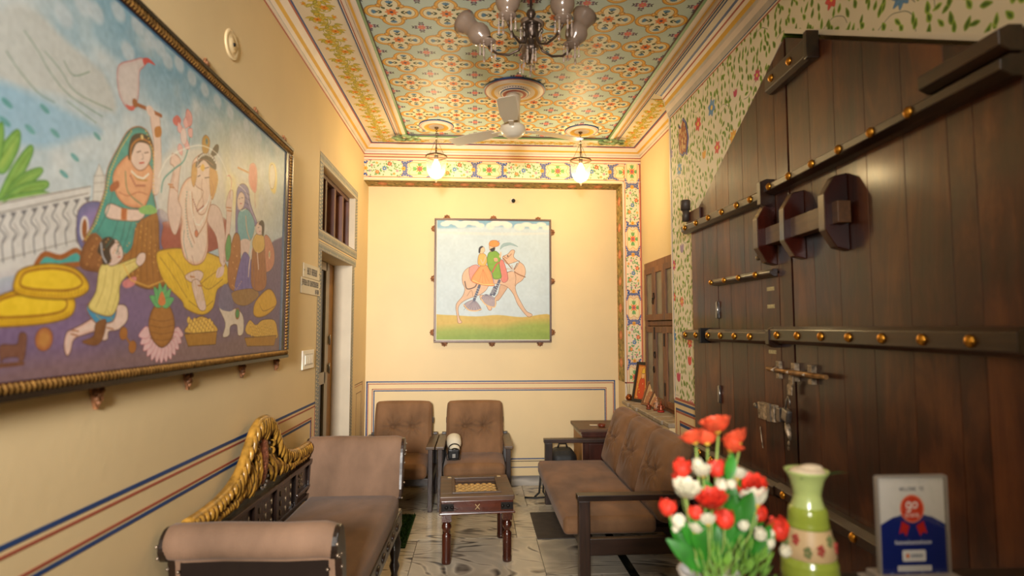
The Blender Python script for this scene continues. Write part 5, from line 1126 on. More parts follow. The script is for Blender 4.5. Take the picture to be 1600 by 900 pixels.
# backpack behind the sofa arm
t = thing('backpack', 'dark grey backpack on the floor behind the far sofa arm', 'bag', (.735, 4.945, 0))
bgm = mat('black_nylon', (.13, .13, .135), .6, var=.25, scale=20, bump=.2, bscale=90)
c = cushion(.225, .20, .38, .07, .012, n=(12, 10, 10)); c.build('bag_body', bgm, t, loc=(0, 0, .215))
c = cushion(.19, .05, .20, .022, .008, n=(8, 4, 8)); c.build('front_pocket', bgm, t, loc=(.0, -.125, .15))
B().tube([(-.04, 0, .415), (-.03, 0, .45), (.03, 0, .45), (.04, 0, .415)], .008).build('handle', bgm, t)
B().tube([(-.12, -.06, .33), (-.17, -.06, .20), (-.175, -.05, .06), (-.15, -.04, .012), (-.25, -.05, .010), (-.33, -.03, .010)], .012, flat=.6).tube([(-.12, .05, .30), (-.185, .05, .16), (-.20, .03, .03), (-.24, -.02, .012)], .014, flat=.6).build('strap', bgm, t)
B().tube([(.10, -.06, .33), (.115, -.10, .28), (.10, -.11, .18)], .013, flat=.6).build('strap', bgm, t)

# camera with a white lens on the armchair
t = thing('camera', 'black camera with a white telephoto lens lying on the right armchair seat', 'camera', (-.19, 4.74, .376), .1)
B().box(-.045, .045, -.04, .03, .006, .085).build('camera_body', mat('camera_black', (.06, .06, .065), .35), t, bevel=.010)
B().box(-.012, .012, -.044, -.04, .02, .05).ball((0, -.045, .035), .006).build('tripod_plate', mat('silver_grey', (.65, .64, .62), .35, .5), t)
lm = mat('lens_white', (.86, .83, .75), .4, var=.04); M = Matrix.Translation(V(.008, -.005, .060)) @ Matrix.Rotation(math.radians(-58), 4, 'X')
o = B().lathe([(0, -.01), (.040, -.01), (.044, .03), (.044, .05), (.046, .052), (.060, .085), (.062, .15), (.058, .155), (.050, .15), (0, .15)], 22, 0, M).build('lens', lm, t)
B().lathe([(.0455, .036), (.0475, .036), (.0475, .048), (.0455, .048)], 22, 0, M).lathe([(.036, -.02), (.043, -.02), (.043, -.0)], 20, 0, M).build('lens_ring', mat('camera_black', (.06, .06, .065), .35), t)
B().tube([(-.045, -.02, .06), (-.06, -.03, .03), (-.055, -.05, .008), (.0, -.06, .006), (.05, -.05, .008), (.055, -.02, .04)], .004, flat=.5).build('strap', mat('camera_black', (.06, .06, .065), .35), t)

# mats
gm = mat('green_turf', (.14, .30, .07), .9, var=.5, scale=60, bump=.6, bscale=200)
t = thing('grass_mat', 'green artificial grass mat on the marble beside the settee', 'mat', (0, 0, 0))
B().box(-.76, -.468, 3.88, 4.53, .001, .010).build('mat_base', gm, t)
b = B(); r_ = random.Random(6)
for k in range(5200):
    x, y = r_.uniform(-.755, -.472), r_.uniform(3.885, 4.525); a = r_.uniform(0, PI); h = r_.uniform(.010, .020)
    b.add([(x - .0022 * math.cos(a), y - .0022 * math.sin(a), .009), (x + .0022 * math.cos(a), y + .0022 * math.sin(a), .009), (x + r_.uniform(-.006, .006), y + r_.uniform(-.006, .006), .009 + h)], [(0, 1, 2)])
o = b.build('grass_blades', gm, t, fix=False); o['kind'] = 'stuff'
tag(B().box(.415, .80, 3.98, 4.535, .001, .007).build('door_mat', mat('grey_rubber', (.30, .27, .25), .7, var=.15, scale=15, bump=.3, bscale=150), None, bevel=.002), 'dark grey flat door mat half under the sofa', 'mat')
# ------------------------------------------------------------------ wall hangings
fg = mat('frame_gold', (.62, .46, .24), .35, .5, var=.35, scale=70); fd = mat('frame_dark', (.13, .085, .06), .35, var=.3); fr = mat('frame_mahogany', (.28, .10, .06), .35)
t = thing('mural_painting', 'huge gilt-framed painting of a seated court with a veiled woman and child', 'painting', (XL, 0, 0))
q = B().box(.006, .028, .93, 2.955, 1.32, 2.36).build('backing_board', fd, t)
o = B().quad((.037, .95, 1.335), (.037, 2.93, 1.335), (.037, 2.93, 2.345), (.037, .95, 2.345)).build('canvas', tex_mural(), t, fix=False); uv_planar(o, 'yz', (1 / 1.98, 1 / 1.01), (-.95 / 1.98, -1.335 / 1.01))
def member(y0, y1, z0_, z1_, horiz, flip_):
    b = B(); d = .035
    if horiz:
        zi, zo = (z1_, z0_) if flip_ else (z0_, z1_); s_ = 1 if zi > zo else -1
        b.box(.002, .052, y0, y1, zo, zo + s_ * .014, 1).box(.002, .044, y0, y1, zo + s_ * .014, zo + s_ * .040, 2).box(.002, .042, y0, y1, zi, zi - s_ * .004, 1)
        y = y0
        while y < y1 - .008: b.ball((.044, y + .007, zo + s_ * .025), .0105, 0, .9, .75, 1.25, 6); y += .0155
    else:
        yi, yo = (y0, y1) if flip_ else (y1, y0); s_ = 1 if yi > yo else -1
        b.box(.002, .052, yo, yo + s_ * .014, z0_, z1_, 1).box(.002, .044, yo + s_ * .014, yo + s_ * .040, z0_, z1_, 2).box(.002, .042, yi, yi - s_ * .035, z0_, z1_, 1)
        z = z0_
        while z < z1_ - .008: b.ball((.044, yo + s_ * .025, z + .007), .0105, 0, .9, 1.25, .75, 6); z += .0155
    return b.build('frame_member', [fg, fd, fr], t)
member(.87, 3.01, 1.295, 1.335, True, True); member(.87, 3.01, 2.345, 2.387, True, False); member(2.93, 3.01, 1.335, 2.345, False, True); member(.87, .95, 1.335, 2.345, False, False)
hk = mat('carved_bracket', (.62, .42, .28), .5, .2, var=.45, scale=60)
def bracket(y, z, s_):
    b = B().prism([(y - .030, z), (y + .030, z), (y + .004, z + s_ * .062), (y - .004, z + s_ * .062)], 'x', .001, .010)
    for (dy, dz) in ((-.014, .014), (.014, .014), (0, .024), (0, .044), (-.008, .034), (.008, .034)): b.ball((.011, y + dy, z + s_ * dz), .009, n=6)
    b.build('leaf_bracket', hk, t, bevel=0)
for y in (1.10, 1.603, 2.084, 2.546, 2.965): bracket(y, 1.293, -1)
for y in (1.60, 2.125, 2.60, 2.985): bracket(y, 2.389, 1)

t = thing('camel_painting', 'square painting of two riders on a galloping camel on the back wall', 'painting', (0, YB, 0))
B().box(-.385, .673, -.022, -.004, 1.325, 2.447).build('backing_board', fd, t)
o = B().quad((-.385, -.025, 1.325), (.673, -.025, 1.325), (.673, -.025, 2.447), (-.385, -.025, 2.447)).build('canvas', tex_camel(), t, fix=False); uv_planar(o, 'xz', (1 / 1.058, 1 / 1.122), (.385 / 1.058, -1.325 / 1.122))
fm = mat('grey_brown_frame', (.34, .25, .20), .4, .2, var=.2)
for (x0, x1, z0_, z1_) in ((-.403, .691, 1.307, 1.325), (-.403, .691, 2.447, 2.465), (-.403, -.385, 1.325, 2.447), (.673, .691, 1.325, 2.447)): B().box(x0, x1, -.034, -.002, z0_, z1_).build('frame_member', fm, t, bevel=.003)
for (x, z) in ((-.29, 2.472), (.147, 2.470), (.570, 2.462), (.698, 2.345), (.698, 1.88), (.698, 1.40), (.585, 1.300), (.135, 1.298), (-.305, 1.300), (-.410, 1.40), (-.408, 1.90), (-.406, 2.37)):
    b = B().lathe([(0, 0), (.024, 0), (.024, .005), (.012, .010), (0, .014)], 12, 0, Matrix.Translation(V(x, -.003, z)) @ Matrix.Rotation(PI / 2, 4, 'X'))
    for k in range(8): b.ball((x + .023 * math.cos(k * PI / 4), -.009, z + .023 * math.sin(k * PI / 4)), .009, sy=.6, n=6)
    b.build('rosette', hk, t)

# wall signs, switches and small fittings
def glyph(b, x0, z0_, w_, h, mi, r_):
    """one small letter of strokes too worn to read"""
    k = r_.randrange(4); s_ = w_ * .22
    b.box(0, .0006, x0, x0 + s_, z0_, z0_ + h, mi)
    if k != 1: b.box(0, .0006, x0 + w_ - s_, x0 + w_, z0_, z0_ + h, mi)
    for zz in r_.sample([0, .42, .84], 2): b.box(0, .0006, x0 + s_, x0 + w_ - s_, z0_ + h * zz, z0_ + h * (zz + .16), mi)
ink = mat('dark_print', (.25, .22, .20), .5); plate = mat('white_plate', (.86, .81, .70), .4, var=.03)
def board(y0, y1, z0_, z1_, rows_, label):
    t = thing('wall_sign', label, 'sign', (XL, 0, 0), group='white lettered signs by the left doorway')
    B().box(.001, .005, y0, y1, z0_, z1_).build('board', plate, t, bevel=.001)
    b = B(); r_ = random.Random(int(z0_ * 100))
    for (yy, zz, words, h, cw_) in rows_:
        for n in words:
            for k in range(n): glyph(b, yy, zz, cw_ * .74, h, 0, r_); yy += cw_
            yy += cw_ * .6
    b.build('lettering', ink, t, loc=(.0052, 0, 0))
    b = B()
    for yy in (y0 + .012, y1 - .012): b.ball((.006, yy, (z0_ + z1_) / 2), .004, n=6)
    b.build('screws', hm, t)
board(3.385, 3.725, 1.745, 1.828, [(3.455, 1.765, (4, 6), .042, .020)], 'upper white sign with one dark word row beside the left doorway')
board(3.345, 3.740, 1.648, 1.742, [(3.362, 1.697, (7, 9), .034, .0205), (3.63, 1.656, (5,), .028, .017)], 'lower white sign with two dark word rows beside the left doorway')
t = thing('switch_plate', 'white switch plate on the left wall right of the mural', 'switch', (XL, 3.51, 1.20))
B().box(.001, .010, -.115, .115, 0, .112).build('plate', mat('switch_white', (.92, .89, .83), .3, var=.02), t, bevel=.003)
B().box(.010, .0115, -.085, .085, .022, .090).build('recess', mat('switch_grey', (.80, .77, .72), .35), t)
for k in range(4): B().box(.0115, .016, -.078 + k * .04, -.044 + k * .04, .030, .082).build('rocker_switch', mat('switch_white', (.92, .89, .83), .3), t, bevel=.002)
t = thing('wall_rosette', 'round cream blanking plate high on the left wall', 'cover', (XL, 2.345, 2.615))
B().lathe([(.062, 0), (.062, .004), (.055, .008), (.048, .006), (.030, .006), (.026, .010), (.006, .012), (0, .012)], 26, 0, Matrix.Rotation(PI / 2, 4, 'Y')).build('disc', mat('cream_plastic', (.88, .78, .60), .4, var=.03), t)
B().ball((.012, 0, 0), .008).build('screw', iron, t)
t = thing('ceiling_camera', 'tiny dark camera on a white bracket high on the back wall', 'camera', (.328, YB, 2.645))
B().lathe([(.024, .001), (.024, .012), (.014, .018)], 14, 0, Matrix.Rotation(PI / 2, 4, 'X')).build('bracket', mat('switch_white', (.92, .89, .83), .3), t)
B().ball((.006, -.030, -.006), .019, n=12).build('lens_ball', mat('camera_black', (.06, .06, .065), .35), t)

# things on the alcove ledge (top at z .80)
ZL = .8005
def leaning(name, label, x, y, w_, h, tilt, yaw, fm_, pic_, border=.018, cat='picture', grp=None):
    t = thing(name, label, cat, (x, y, ZL), yaw, rx=-tilt, group=grp)
    b = B().box(-w_ / 2, w_ / 2, -.008, .006, 0, border).box(-w_ / 2, w_ / 2, -.008, .006, h - border, h).box(-w_ / 2, -w_ / 2 + border, -.008, .006, border, h - border).box(w_ / 2 - border, w_ / 2, -.008, .006, border, h - border)
    b.build('frame', fm_, t, bevel=.002); B().box(-w_ / 2 + border, w_ / 2 - border, -.002, .005, border, h - border).build('print', pic_, t); return t
def picmat(name, bg, cols_, sd):
    c = Canvas(120, 180, bg); r_ = random.Random(sd)
    c.a[:8] = cols_[0]; c.a[-8:] = cols_[0]; c.a[:, :8] = cols_[0]; c.a[:, -8:] = cols_[0]
    c.poly([(30, 170), (28, 100), (45, 70), (75, 70), (92, 100), (90, 170)], cols_[1], True, (.35, .15, .08), 2); c.ell(60, 52, 16, 20, cols_[2], edge=(.35, .15, .08)); c.poly([(42, 42), (60, 12), (78, 42)], cols_[3], True, (.4, .2, .1), 2)
    for k in range(16): c.ell(r_.uniform(12, 108), r_.uniform(90, 170), 4, 4, r_.choice(cols_))
    return imat(name, c.image(name), .4)
p1m = picmat('orange_print', (.86, .58, .28), [(.72, .40, .16), (.78, .30, .16), (.90, .70, .48), (.88, .72, .26)], 1)
p2m = picmat('tan_print', (.74, .60, .44), [(.50, .34, .24), (.66, .44, .30), (.84, .70, .54), (.70, .52, .34)], 2)
for oo in (p1m, p2m):
    nt_ = oo.node_tree; uvn = [n for n in nt_.nodes if n.type == 'UVMAP'][0]; tcn = nt_.nodes.new('ShaderNodeTexCoord'); mp_ = nt_.nodes.new('ShaderNodeMapping')
    nt_.links.new(tcn.outputs['Generated'], mp_.inputs[0]); sep = nt_.nodes.new('ShaderNodeSeparateXYZ'); cmb = nt_.nodes.new('ShaderNodeCombineXYZ')
    nt_.links.new(mp_.outputs[0], sep.inputs[0]); nt_.links.new(sep.outputs[0], cmb.inputs[0]); nt_.links.new(sep.outputs[2], cmb.inputs[1])
    tex = [n for n in nt_.nodes if n.type == 'TEX_IMAGE'][0]; nt_.links.new(cmb.outputs[0], tex.inputs[0])
leaning('picture_frame', 'tall black-framed orange devotional print leaning on the alcove ledge', 1.40, 4.90, .20, .35, math.radians(12), -1.15, mat('black_frame', (.11, .09, .08), .35), p1m, .026, grp='framed prints on the alcove ledge')
leaning('picture_frame', 'middle wooden-framed print leaning beside the tall black frame', 1.405, 4.70, .14, .205, math.radians(24), -1.15, mat('tan_frame', (.50, .34, .22), .4), p2m, .014, grp='framed prints on the alcove ledge')
leaning('picture_frame', 'rightmost small print in a brown frame next to the idols on the ledge', 1.40, 4.545, .12, .17, math.radians(32), -1.15, mat('brown_frame', (.34, .22, .15), .4), p2m, .012, grp='framed prints on the alcove ledge')
t = thing('wall_card', 'small orange devotional card fixed above the black frame', 'card', (XA, 0, 0))
B().box(-.006, -.002, 4.80, 4.855, 1.13, 1.27).build('card', mat('orange_card', (.85, .45, .22), .6, var=.35, scale=60), None).parent = t
def idol(x, y, h, c1, c2, label, s_=1):
    t = thing('idol_figurine', label, 'figurine', (x, y, ZL), group='idol figurines on the ledge')
    B().lathe([(0, 0), (.026 * s_, 0), (.028 * s_, .008), (.020 * s_, .014), (0, .014)], 12).build('plinth', c2, t)
    b = B().lathe([(.022 * s_, .012), (.024 * s_, h * .25), (.015 * s_, h * .45), (.018 * s_, h * .58), (.009 * s_, h * .68), (.006 * s_, h * .72)], 12).ball((0, -.002, h * .80), h * .10, n=10).lathe([(h * .09, h * .86), (h * .06, h * .95), (0, h * 1.05)], 10)
    b.tube([(.016 * s_, -.004, h * .58), (.028 * s_, -.012, h * .42), (.012 * s_, -.022, h * .38)], [.006, .005, .004]).tube([(-.016 * s_, -.004, h * .58), (-.028 * s_, -.012, h * .46), (-.02 * s_, -.02, h * .62)], [.006, .005, .004])
    b.build('figure', c1, t)
br_ = mat('copper_idol', (.60, .30, .18), .35, .4, var=.5, scale=70); wi = mat('ivory_idol', (.78, .58, .44), .4, var=.5, scale=80); re = mat('red_cloth', (.66, .16, .10), .6)
idol(1.40, 4.42, .105, wi, br_, 'pale decorated idol with raised hand on the ledge right of the prints'); idol(1.405, 4.335, .085, br_, re, 'small copper idol with a red base nearest the floral corner'); idol(1.355, 4.485, .06, br_, br_, 'tiny copper figure in front of the small brown print', .7)
t = thing('incense_pot', 'little round brass pot with incense sticks at the far ledge end', 'pot', (1.35, 5.045, ZL))
B().lathe([(0, 0), (.018, 0), (.030, .014), (.032, .028), (.022, .042), (.016, .046), (.020, .052), (.017, .052), (.013, .044), (0, .04)], 16).build('pot', mat('warm_copper', (.62, .34, .16), .25, .8), t)
B().tube([(-.004, 0, .04), (-.02, .0, .15)], .0015, 5).tube([(.004, 0, .04), (.004, .0, .14)], .0015, 5).build('incense_stick', mat('incense', (.50, .36, .20), .8), t)
# ------------------------------------------------------------------ ceiling fittings
agb = mat('aged_brass', (.45, .36, .25), .4, .7, var=.3, scale=40)
rose = [pk, yl, rd, bl]
def medallion(name, label, x, y, r, inner_=False):
    """plaster rosette in painted rings"""
    t = thing(name, label, 'medallion', (x, y, ZC - .004), group=None)
    rings = [(1.0, .000, 3), (1.0, -.006, 3), (.955, -.008, 0), (.92, -.009, 2), (.885, -.009, 0), (.80, -.016, 0), (.70, -.018, 1), (.58, -.014, 0), (.44, -.012, 0)]
    if inner_: rings = [(1.0, 0, 3), (1.0, -.006, 3), (.965, -.010, 2), (.925, -.012, 0), (.82, -.020, 0), (.76, -.021, 1), (.66, -.018, 0), (.52, -.018, 0), (.47, -.026, 3), (.43, -.030, 0), (.38, -.032, 2), (.28, -.034, 0), (.20, -.036, 0)]
    else: rings[-2] = (.58, -.014, 1); rings.append((.30, -.016, 0))
    n = 40
    for k in range(len(rings) - 1):
        b = B(); a, c = rings[k], rings[k + 1]
        b.lathe([(a[0] * r, a[1]), (c[0] * r, c[1])], n, 0, closed=False)
        if k == len(rings) - 2: b.lathe([(c[0] * r, c[1]), (0, c[1])], n, 0, closed=False)
        b.build('painted_ring', rose[a[2]], t)
    if inner_:
        b = B()
        for k in range(36): a = 2 * PI * k / 36; b.ball((.50 * r * math.cos(a), .50 * r * math.sin(a), -.019), .006, 0, 1, 1, .4, 6)
        b.build('dot_ring', bl, t)
    return t
medallion('ceiling_medallion', 'large painted plaster medallion around the ceiling fan', .25, 3.83, .215, True)
medallion('ceiling_medallion', 'left small painted plaster medallion above the left bell lamp', -.341, 4.56, .142)
medallion('ceiling_medallion', 'right small painted plaster medallion above the right bell lamp', .862, 4.60, .142)
fanc = mat('fan_cream', (.84, .80, .72), .28, var=.02)
t = thing('ceiling_fan', 'cream ceiling fan with a wide shroud in the middle of the ceiling', 'fan', (.238, 3.83, 0))
B().lathe([(.0, 3.045), (.052, 3.045), (.056, 3.03), (.050, 2.99), (.050, 2.86), (.053, 2.84), (0, 2.84)], 26).build('shroud', fanc, t)
B().lathe([(0, 3.075), (.012, 3.075), (.012, 3.04)], 10).tube([(-.02, 0, 3.06), (.02, 0, 3.06)], .006).build('hook', iron, t)
B().lathe([(0, 2.842), (.065, 2.842), (.086, 2.828), (.090, 2.805), (.088, 2.79), (.072, 2.772), (.070, 2.768), (.050, 2.758), (.048, 2.755), (0, 2.752)], 30).build('motor_housing', fanc, t)
for k in range(3):
    a = math.radians(22 + 120 * k); M = Matrix.Rotation(a, 4, 'Z')
    o = B().prism([(.07, -.012), (.17, -.018), (.17, .018), (.07, .012)], 'z', 2.806, 2.812, 0, M).build('blade_arm', fanc, t)
    b = B(); M2 = M @ Matrix.Translation(V(0, 0, 2.815)) @ Matrix.Rotation(math.radians(9), 4, 'X')
    b.prism([(.15, -.05), (.30, -.064), (.52, -.060), (.545, -.045), (.545, .045), (.52, .058), (.30, .058), (.15, .045)], 'z', -.002, .002, 0, M2); b.build('fan_blade', fanc, t, bevel=.001, seg=1)

bulb_m = emis('warm_bulb', (1.0, .74, .40), 30); bell = thin_glass('bell_glass', (1, .97, .90), .10, .06, opac=.09, col=(1, .93, .75))
def bell_lamp(label, x, y):
    t = thing('bell_lamp', label, 'lamp', (x, y, 0), group='bell jar lamps hanging at the far end')
    B().lathe([(0, 3.075), (.018, 3.075), (.016, 3.062), (.005, 3.055), (0, 3.05)], 12).build('ceiling_hook', agb, t)
    b = B()
    for k in range(5):
        z = 3.045 - k * .016; M = Matrix.Rotation((k % 2) * PI / 2, 4, 'Z'); b.tube([M @ V(.007 * math.cos(a), 0, z + .011 * math.sin(a)) for a in [i * PI / 4 for i in range(9)]], .0022, 5)
    b.tube([(0, 0, 2.975), (0, 0, 2.865)], .004, 8).ball((0, 0, 2.895), .010, n=10).ball((0, 0, 2.875), .007, n=8); b.build('chain', agb, t)
    b = B().lathe([(.0, 2.975), (.012, 2.975), (.040, 2.968), (.062, 2.962), (.061, 2.959), (.02, 2.962), (0, 2.966)], 24); b.build('smoke_bell', thin_glass('smoke_glass', (1, .98, .94), .15, .08, opac=.2, col=(.9, .85, .7)), t)
    for k in range(3):
        a = k * 2 * PI / 3 + .5; B().tube([(.008 * math.cos(a), .008 * math.sin(a), 2.965), (.080 * math.cos(a), .080 * math.sin(a), 2.832)], .0016, 5).build('suspension_chain', agb, t)
    B().lathe([(.082, 2.836), (.088, 2.834), (.089, 2.824), (.083, 2.822)], 32, closed=False).build('rim', agb, t)
    g = B().lathe([(.084, 2.826), (.083, 2.80), (.080, 2.75), (.073, 2.71), (.058, 2.675), (.036, 2.655), (.014, 2.648), (.0, 2.647)], 32, closed=False).build('glass_bell', bell, t)
    B().lathe([(0, 2.649), (.010, 2.648), (.014, 2.640), (.008, 2.630), (.009, 2.622), (0, 2.612)], 12).build('glass_finial', mat('pale_glass_knob', (.95, .86, .66), .15, var=.02), g)
    B().lathe([(0, 2.86), (.014, 2.86), (.016, 2.825), (.013, 2.805), (0, 2.805)], 14).build('bulb_holder', agb, t)
    B().lathe([(.0, 2.806), (.012, 2.804), (.016, 2.79), (.030, 2.765), (.034, 2.745), (.030, 2.722), (.018, 2.708), (0, 2.703)], 16).build('bulb', bulb_m, t)
    l = bpy.data.lights.new('bulb_light', 'POINT'); l.energy = 21; l.color = (1, .78, .42); l.shadow_soft_size = .035
    o = bpy.data.objects.new('bulb_light', l); C.objects.link(o); o.location = (x, y, 2.745)
    # the bulb's own mesh must not swallow the light placed inside it
    o.location = (x, y, 2.69)
bell_lamp('lit bell jar lamp hanging at the left above the camel painting', -.339, 4.56); bell_lamp('lit bell jar lamp hanging at the right near the floral pier', .850, 4.60)

# chandelier
cg = mat('smoky_glass', (.54, .46, .40), .18, .1, var=.12, spec=.7); crys = thin_glass('crystal', (.96, .90, .86), .25, .05, opac=.35, col=(.62, .50, .44)); cbr = mat('tarnished_chandelier_metal', (.34, .28, .24), .35, .7, var=.3, scale=40)
t = thing('chandelier', 'smoky glass chandelier with tilted tulip shades and crystal drops', 'chandelier', (.25, 2.62, 0))
B().lathe([(0, 3.08), (.05, 3.08), (.045, 3.06), (.012, 3.045), (0, 3.04)], 18).build('ceiling_cup', cbr, t)
B().lathe([(0, 3.05), (.006, 3.05), (.006, 2.97), (.018, 2.962), (.024, 2.945), (.016, 2.93), (.010, 2.92), (.028, 2.905), (.036, 2.885), (.034, 2.86), (.020, 2.832), (.010, 2.826), (.016, 2.815), (.012, 2.80), (.020, 2.79), (.024, 2.778), (.012, 2.765), (.004, 2.755), (0, 2.748)], 18).build('centre_stem', cbr, t)
B().lathe([(.0, 2.895), (.040, 2.895), (.052, 2.888), (.052, 2.884), (.04, 2.880), (0, 2.88)], 20).build('arm_plate', cbr, t)
def drop(b, p, L=.06, r=.007):
    x, y, z = p; b.tube([(x, y, z), (x, y, z - .006)], .0012, 4); b.ball((x, y, z - .010), .005, n=6)
    b.lathe([(0, -.016), (r * .8, -.022), (r * .45, -L * .55), (r, -L * .82), (r * .6, -L * .95), (0, -L)], 6, 0, Matrix.Translation(V(x, y, z)))
for k, az in enumerate((90, 163, 235, 307, 18)):
    a = math.radians(az); ca, sa = math.cos(a), math.sin(a); P_ = lambda r, z: (r * ca, r * sa, z); R = .215
    arm = B().tube([P_(.03, 2.89), P_(.035, 2.83), P_(.06, 2.775), (P_(.11, 2.757)), P_(.165, 2.768), P_(.205, 2.80), P_(R, 2.822)], [.006, .0065, .0065, .0065, .006, .006, .006], 8)
    arm.tube([P_(.045, 2.80), P_(.055, 2.835), P_(.075, 2.845), P_(.082, 2.83), P_(.072, 2.822)], .0035, 6)
    am = arm.build('arm', cbr, t)
    B().lathe([(0, -.012), (.012, -.008), (.030, .0), (.040, .010), (.042, .014), (.034, .012), (.018, .004), (0, .004)], 20, 0, Matrix.Translation(V(*P_(R, 2.822)))).build('cup', cg, am)
    for q in range(6):
        b = B(); qa = q * PI / 3 + k; drop(b, (P_(R, 0)[0] + .037 * math.cos(qa), P_(R, 0)[1] + .037 * math.sin(qa), 2.830), .085 if q % 2 else .065, .0065)
        b.build('crystal_drop', crys, am)
    tilt = {0: (.15, 0), 1: (.80, 2.62), 2: (.08, 1), 3: (.10, 2), 4: (.45, .4)}[k]
    M = Matrix.Translation(V(*P_(R, 2.836))) @ Matrix.Rotation(tilt[1], 4, 'Z') @ Matrix.Rotation(tilt[0], 4, 'Y') @ Matrix.Diagonal((1.28, 1.28, 1.18, 1))
    sh = B().lathe([(.022, 0), (.024, .012), (.028, .020), (.036, .030), (.043, .050), (.043, .068), (.036, .084), (.032, .10), (.035, .12), (.042, .14), (.050, .158), (.049, .158), (.041, .142), (.033, .12), (.030, .10), (.034, .086), (.041, .068), (.040, .05), (.032, .03), (.020, .012)], 26, 0, M, closed=False)
    sh.build('tulip_shade', cg, am)
for k in range(8): b = B(); drop(b, (.050 * math.cos(k * PI / 4), .050 * math.sin(k * PI / 4), 2.884), .07, .006); b.build('crystal_drop', crys, t)
for k in range(5): b = B(); drop(b, (.022 * math.cos(k * 1.257), .022 * math.sin(k * 1.257), 2.785), .075, .006); b.build('crystal_drop', crys, t)

# ------------------------------------------------------------------ reception counter and what stands on it
cnt = wood('counter_wood', (.06, .035, .025), (.16, .10, .07), .4, 'x', 4, 8)
t = thing('reception_counter', 'dark wooden reception counter whose far edge carries vase, flowers and sign', 'counter', (0, 0, 0))
B().box(.385, 1.28, .78, 1.275, .865, .90).build('counter_top', cnt, t, bevel=.004); B().box(.42, 1.26, .82, 1.22, 0, .865).build('counter_body', cnt, t, bevel=.004)
ZT = .9005
# green vase
vg = mat('green_glaze', (.60, .66, .24), .22, var=.10, scale=9, coat=.4); vg2 = mat('light_green_glaze', (.70, .76, .46), .22, var=.06, scale=9, coat=.4); vb = mat('painted_flower_band', (.80, .68, .50), .4, var=.08, scale=30)
t = thing('ceramic_vase', 'waisted green ceramic vase with a painted flower band', 'vase', (.700, 1.195, ZT))
def rib(p):
    out = []; p = [(r0 * .94, z0_) for r0, z0_ in p]
    for (r0, z0_), (r1, z1_) in zip(p, p[1:]):
        m_ = max(1, int(abs(z1_ - z0_) / .004))
        for i in range(m_): q = i / m_; out.append((r0 + (r1 - r0) * q + (.0006 if (int((z0_ + (z1_ - z0_) * q) / .004) % 2) else 0), z0_ + (z1_ - z0_) * q))
    return out + [p[-1]]
B().lathe(rib([(.0, 0), (.046, 0), (.056, .012), (.060, .035), (.058, .06), (.053, .073)]), 36).build('lower_body', vg, t)
B().lathe([(.051, .072), (.0525, .075), (.047, .105), (.0425, .128), (.042, .131)], 36, closed=False).build('painted_band', vb, t)
B().lathe(rib([(.044, .130), (.042, .14), (.041, .158), (.039, .168), (.036, .172)]), 36).build('shoulder', vg, t)
B().lathe(rib([(.035, .171), (.031, .182), (.0285, .195), (.030, .21), (.036, .228), (.044, .240), (.046, .244)]) + [(.044, .247), (.040, .244), (.034, .228), (.027, .20)], 36, closed=False).build('neck', vg2, t)
b = B(); r_ = random.Random(2)
for k in range(13):
    a = -PI + k * .5; zc = .10 + .012 * math.sin(k * 2)
    rr_ = .0475 - (zc - .105) * .2
    for q in range(5): b.ball((rr_ * math.cos(a + .09 * math.cos(q * 1.26)), rr_ * math.sin(a + .09 * math.cos(q * 1.26)), zc + .008 * math.sin(q * 1.26)), .0045, 0 if k % 2 else 1, n=6)
b.build('painted_flowers', [mat('vase_red', (.68, .24, .20), .4), mat('vase_olive', (.45, .50, .28), .4)], t)['kind'] = 'stuff'
lfg = mat('dark_leaf', (.16, .28, .12), .4, var=.2); 
b = B().ball((.004, .004, .240), .036, 0, 1.05, .9, .35, 14).ball((.012, .002, .249), .022, 0, 1.2, .8, .4, 10); b.build('cream_blossom', mat('cream_petal', (.86, .78, .66), .6, var=.1, scale=40), t)
def leafmesh(b, p, d, up, L, W, mi=0, curl=.25, n=6):
    d = Vector(d).normalized(); s_ = d.cross(Vector(up)).normalized(); u = s_.cross(d); vs = []; fs = []
    for i in range(n + 1):
        q = i / n; w_ = W * math.sin(PI * min(1, q * .92 + .06)) ** .8; c_ = Vector(p) + d * (L * q) - u * (curl * L * q * q)
        vs += [c_ - s_ * w_ + u * w_ * .25, c_, c_ + s_ * w_ + u * w_ * .25]
    for i in range(n):
        for j in (0, 1): fs.append((i * 3 + j, i * 3 + j + 1, i * 3 + j + 4, i * 3 + j + 3))
    b.add(vs, fs, mi, True)
b = B(); leafmesh(b, (-.02, -.03, .236), (.9, .2, .1), (0, 0, 1), .05, .012); leafmesh(b, (.03, -.02, .238), (1, .0, .35), (0, 0, 1), .05, .006); leafmesh(b, (-.03, -.03, .235), (.6, -.1, .2), (0, 0, 1), .05, .010)
b.build('leaves', lfg, t, fix=False)

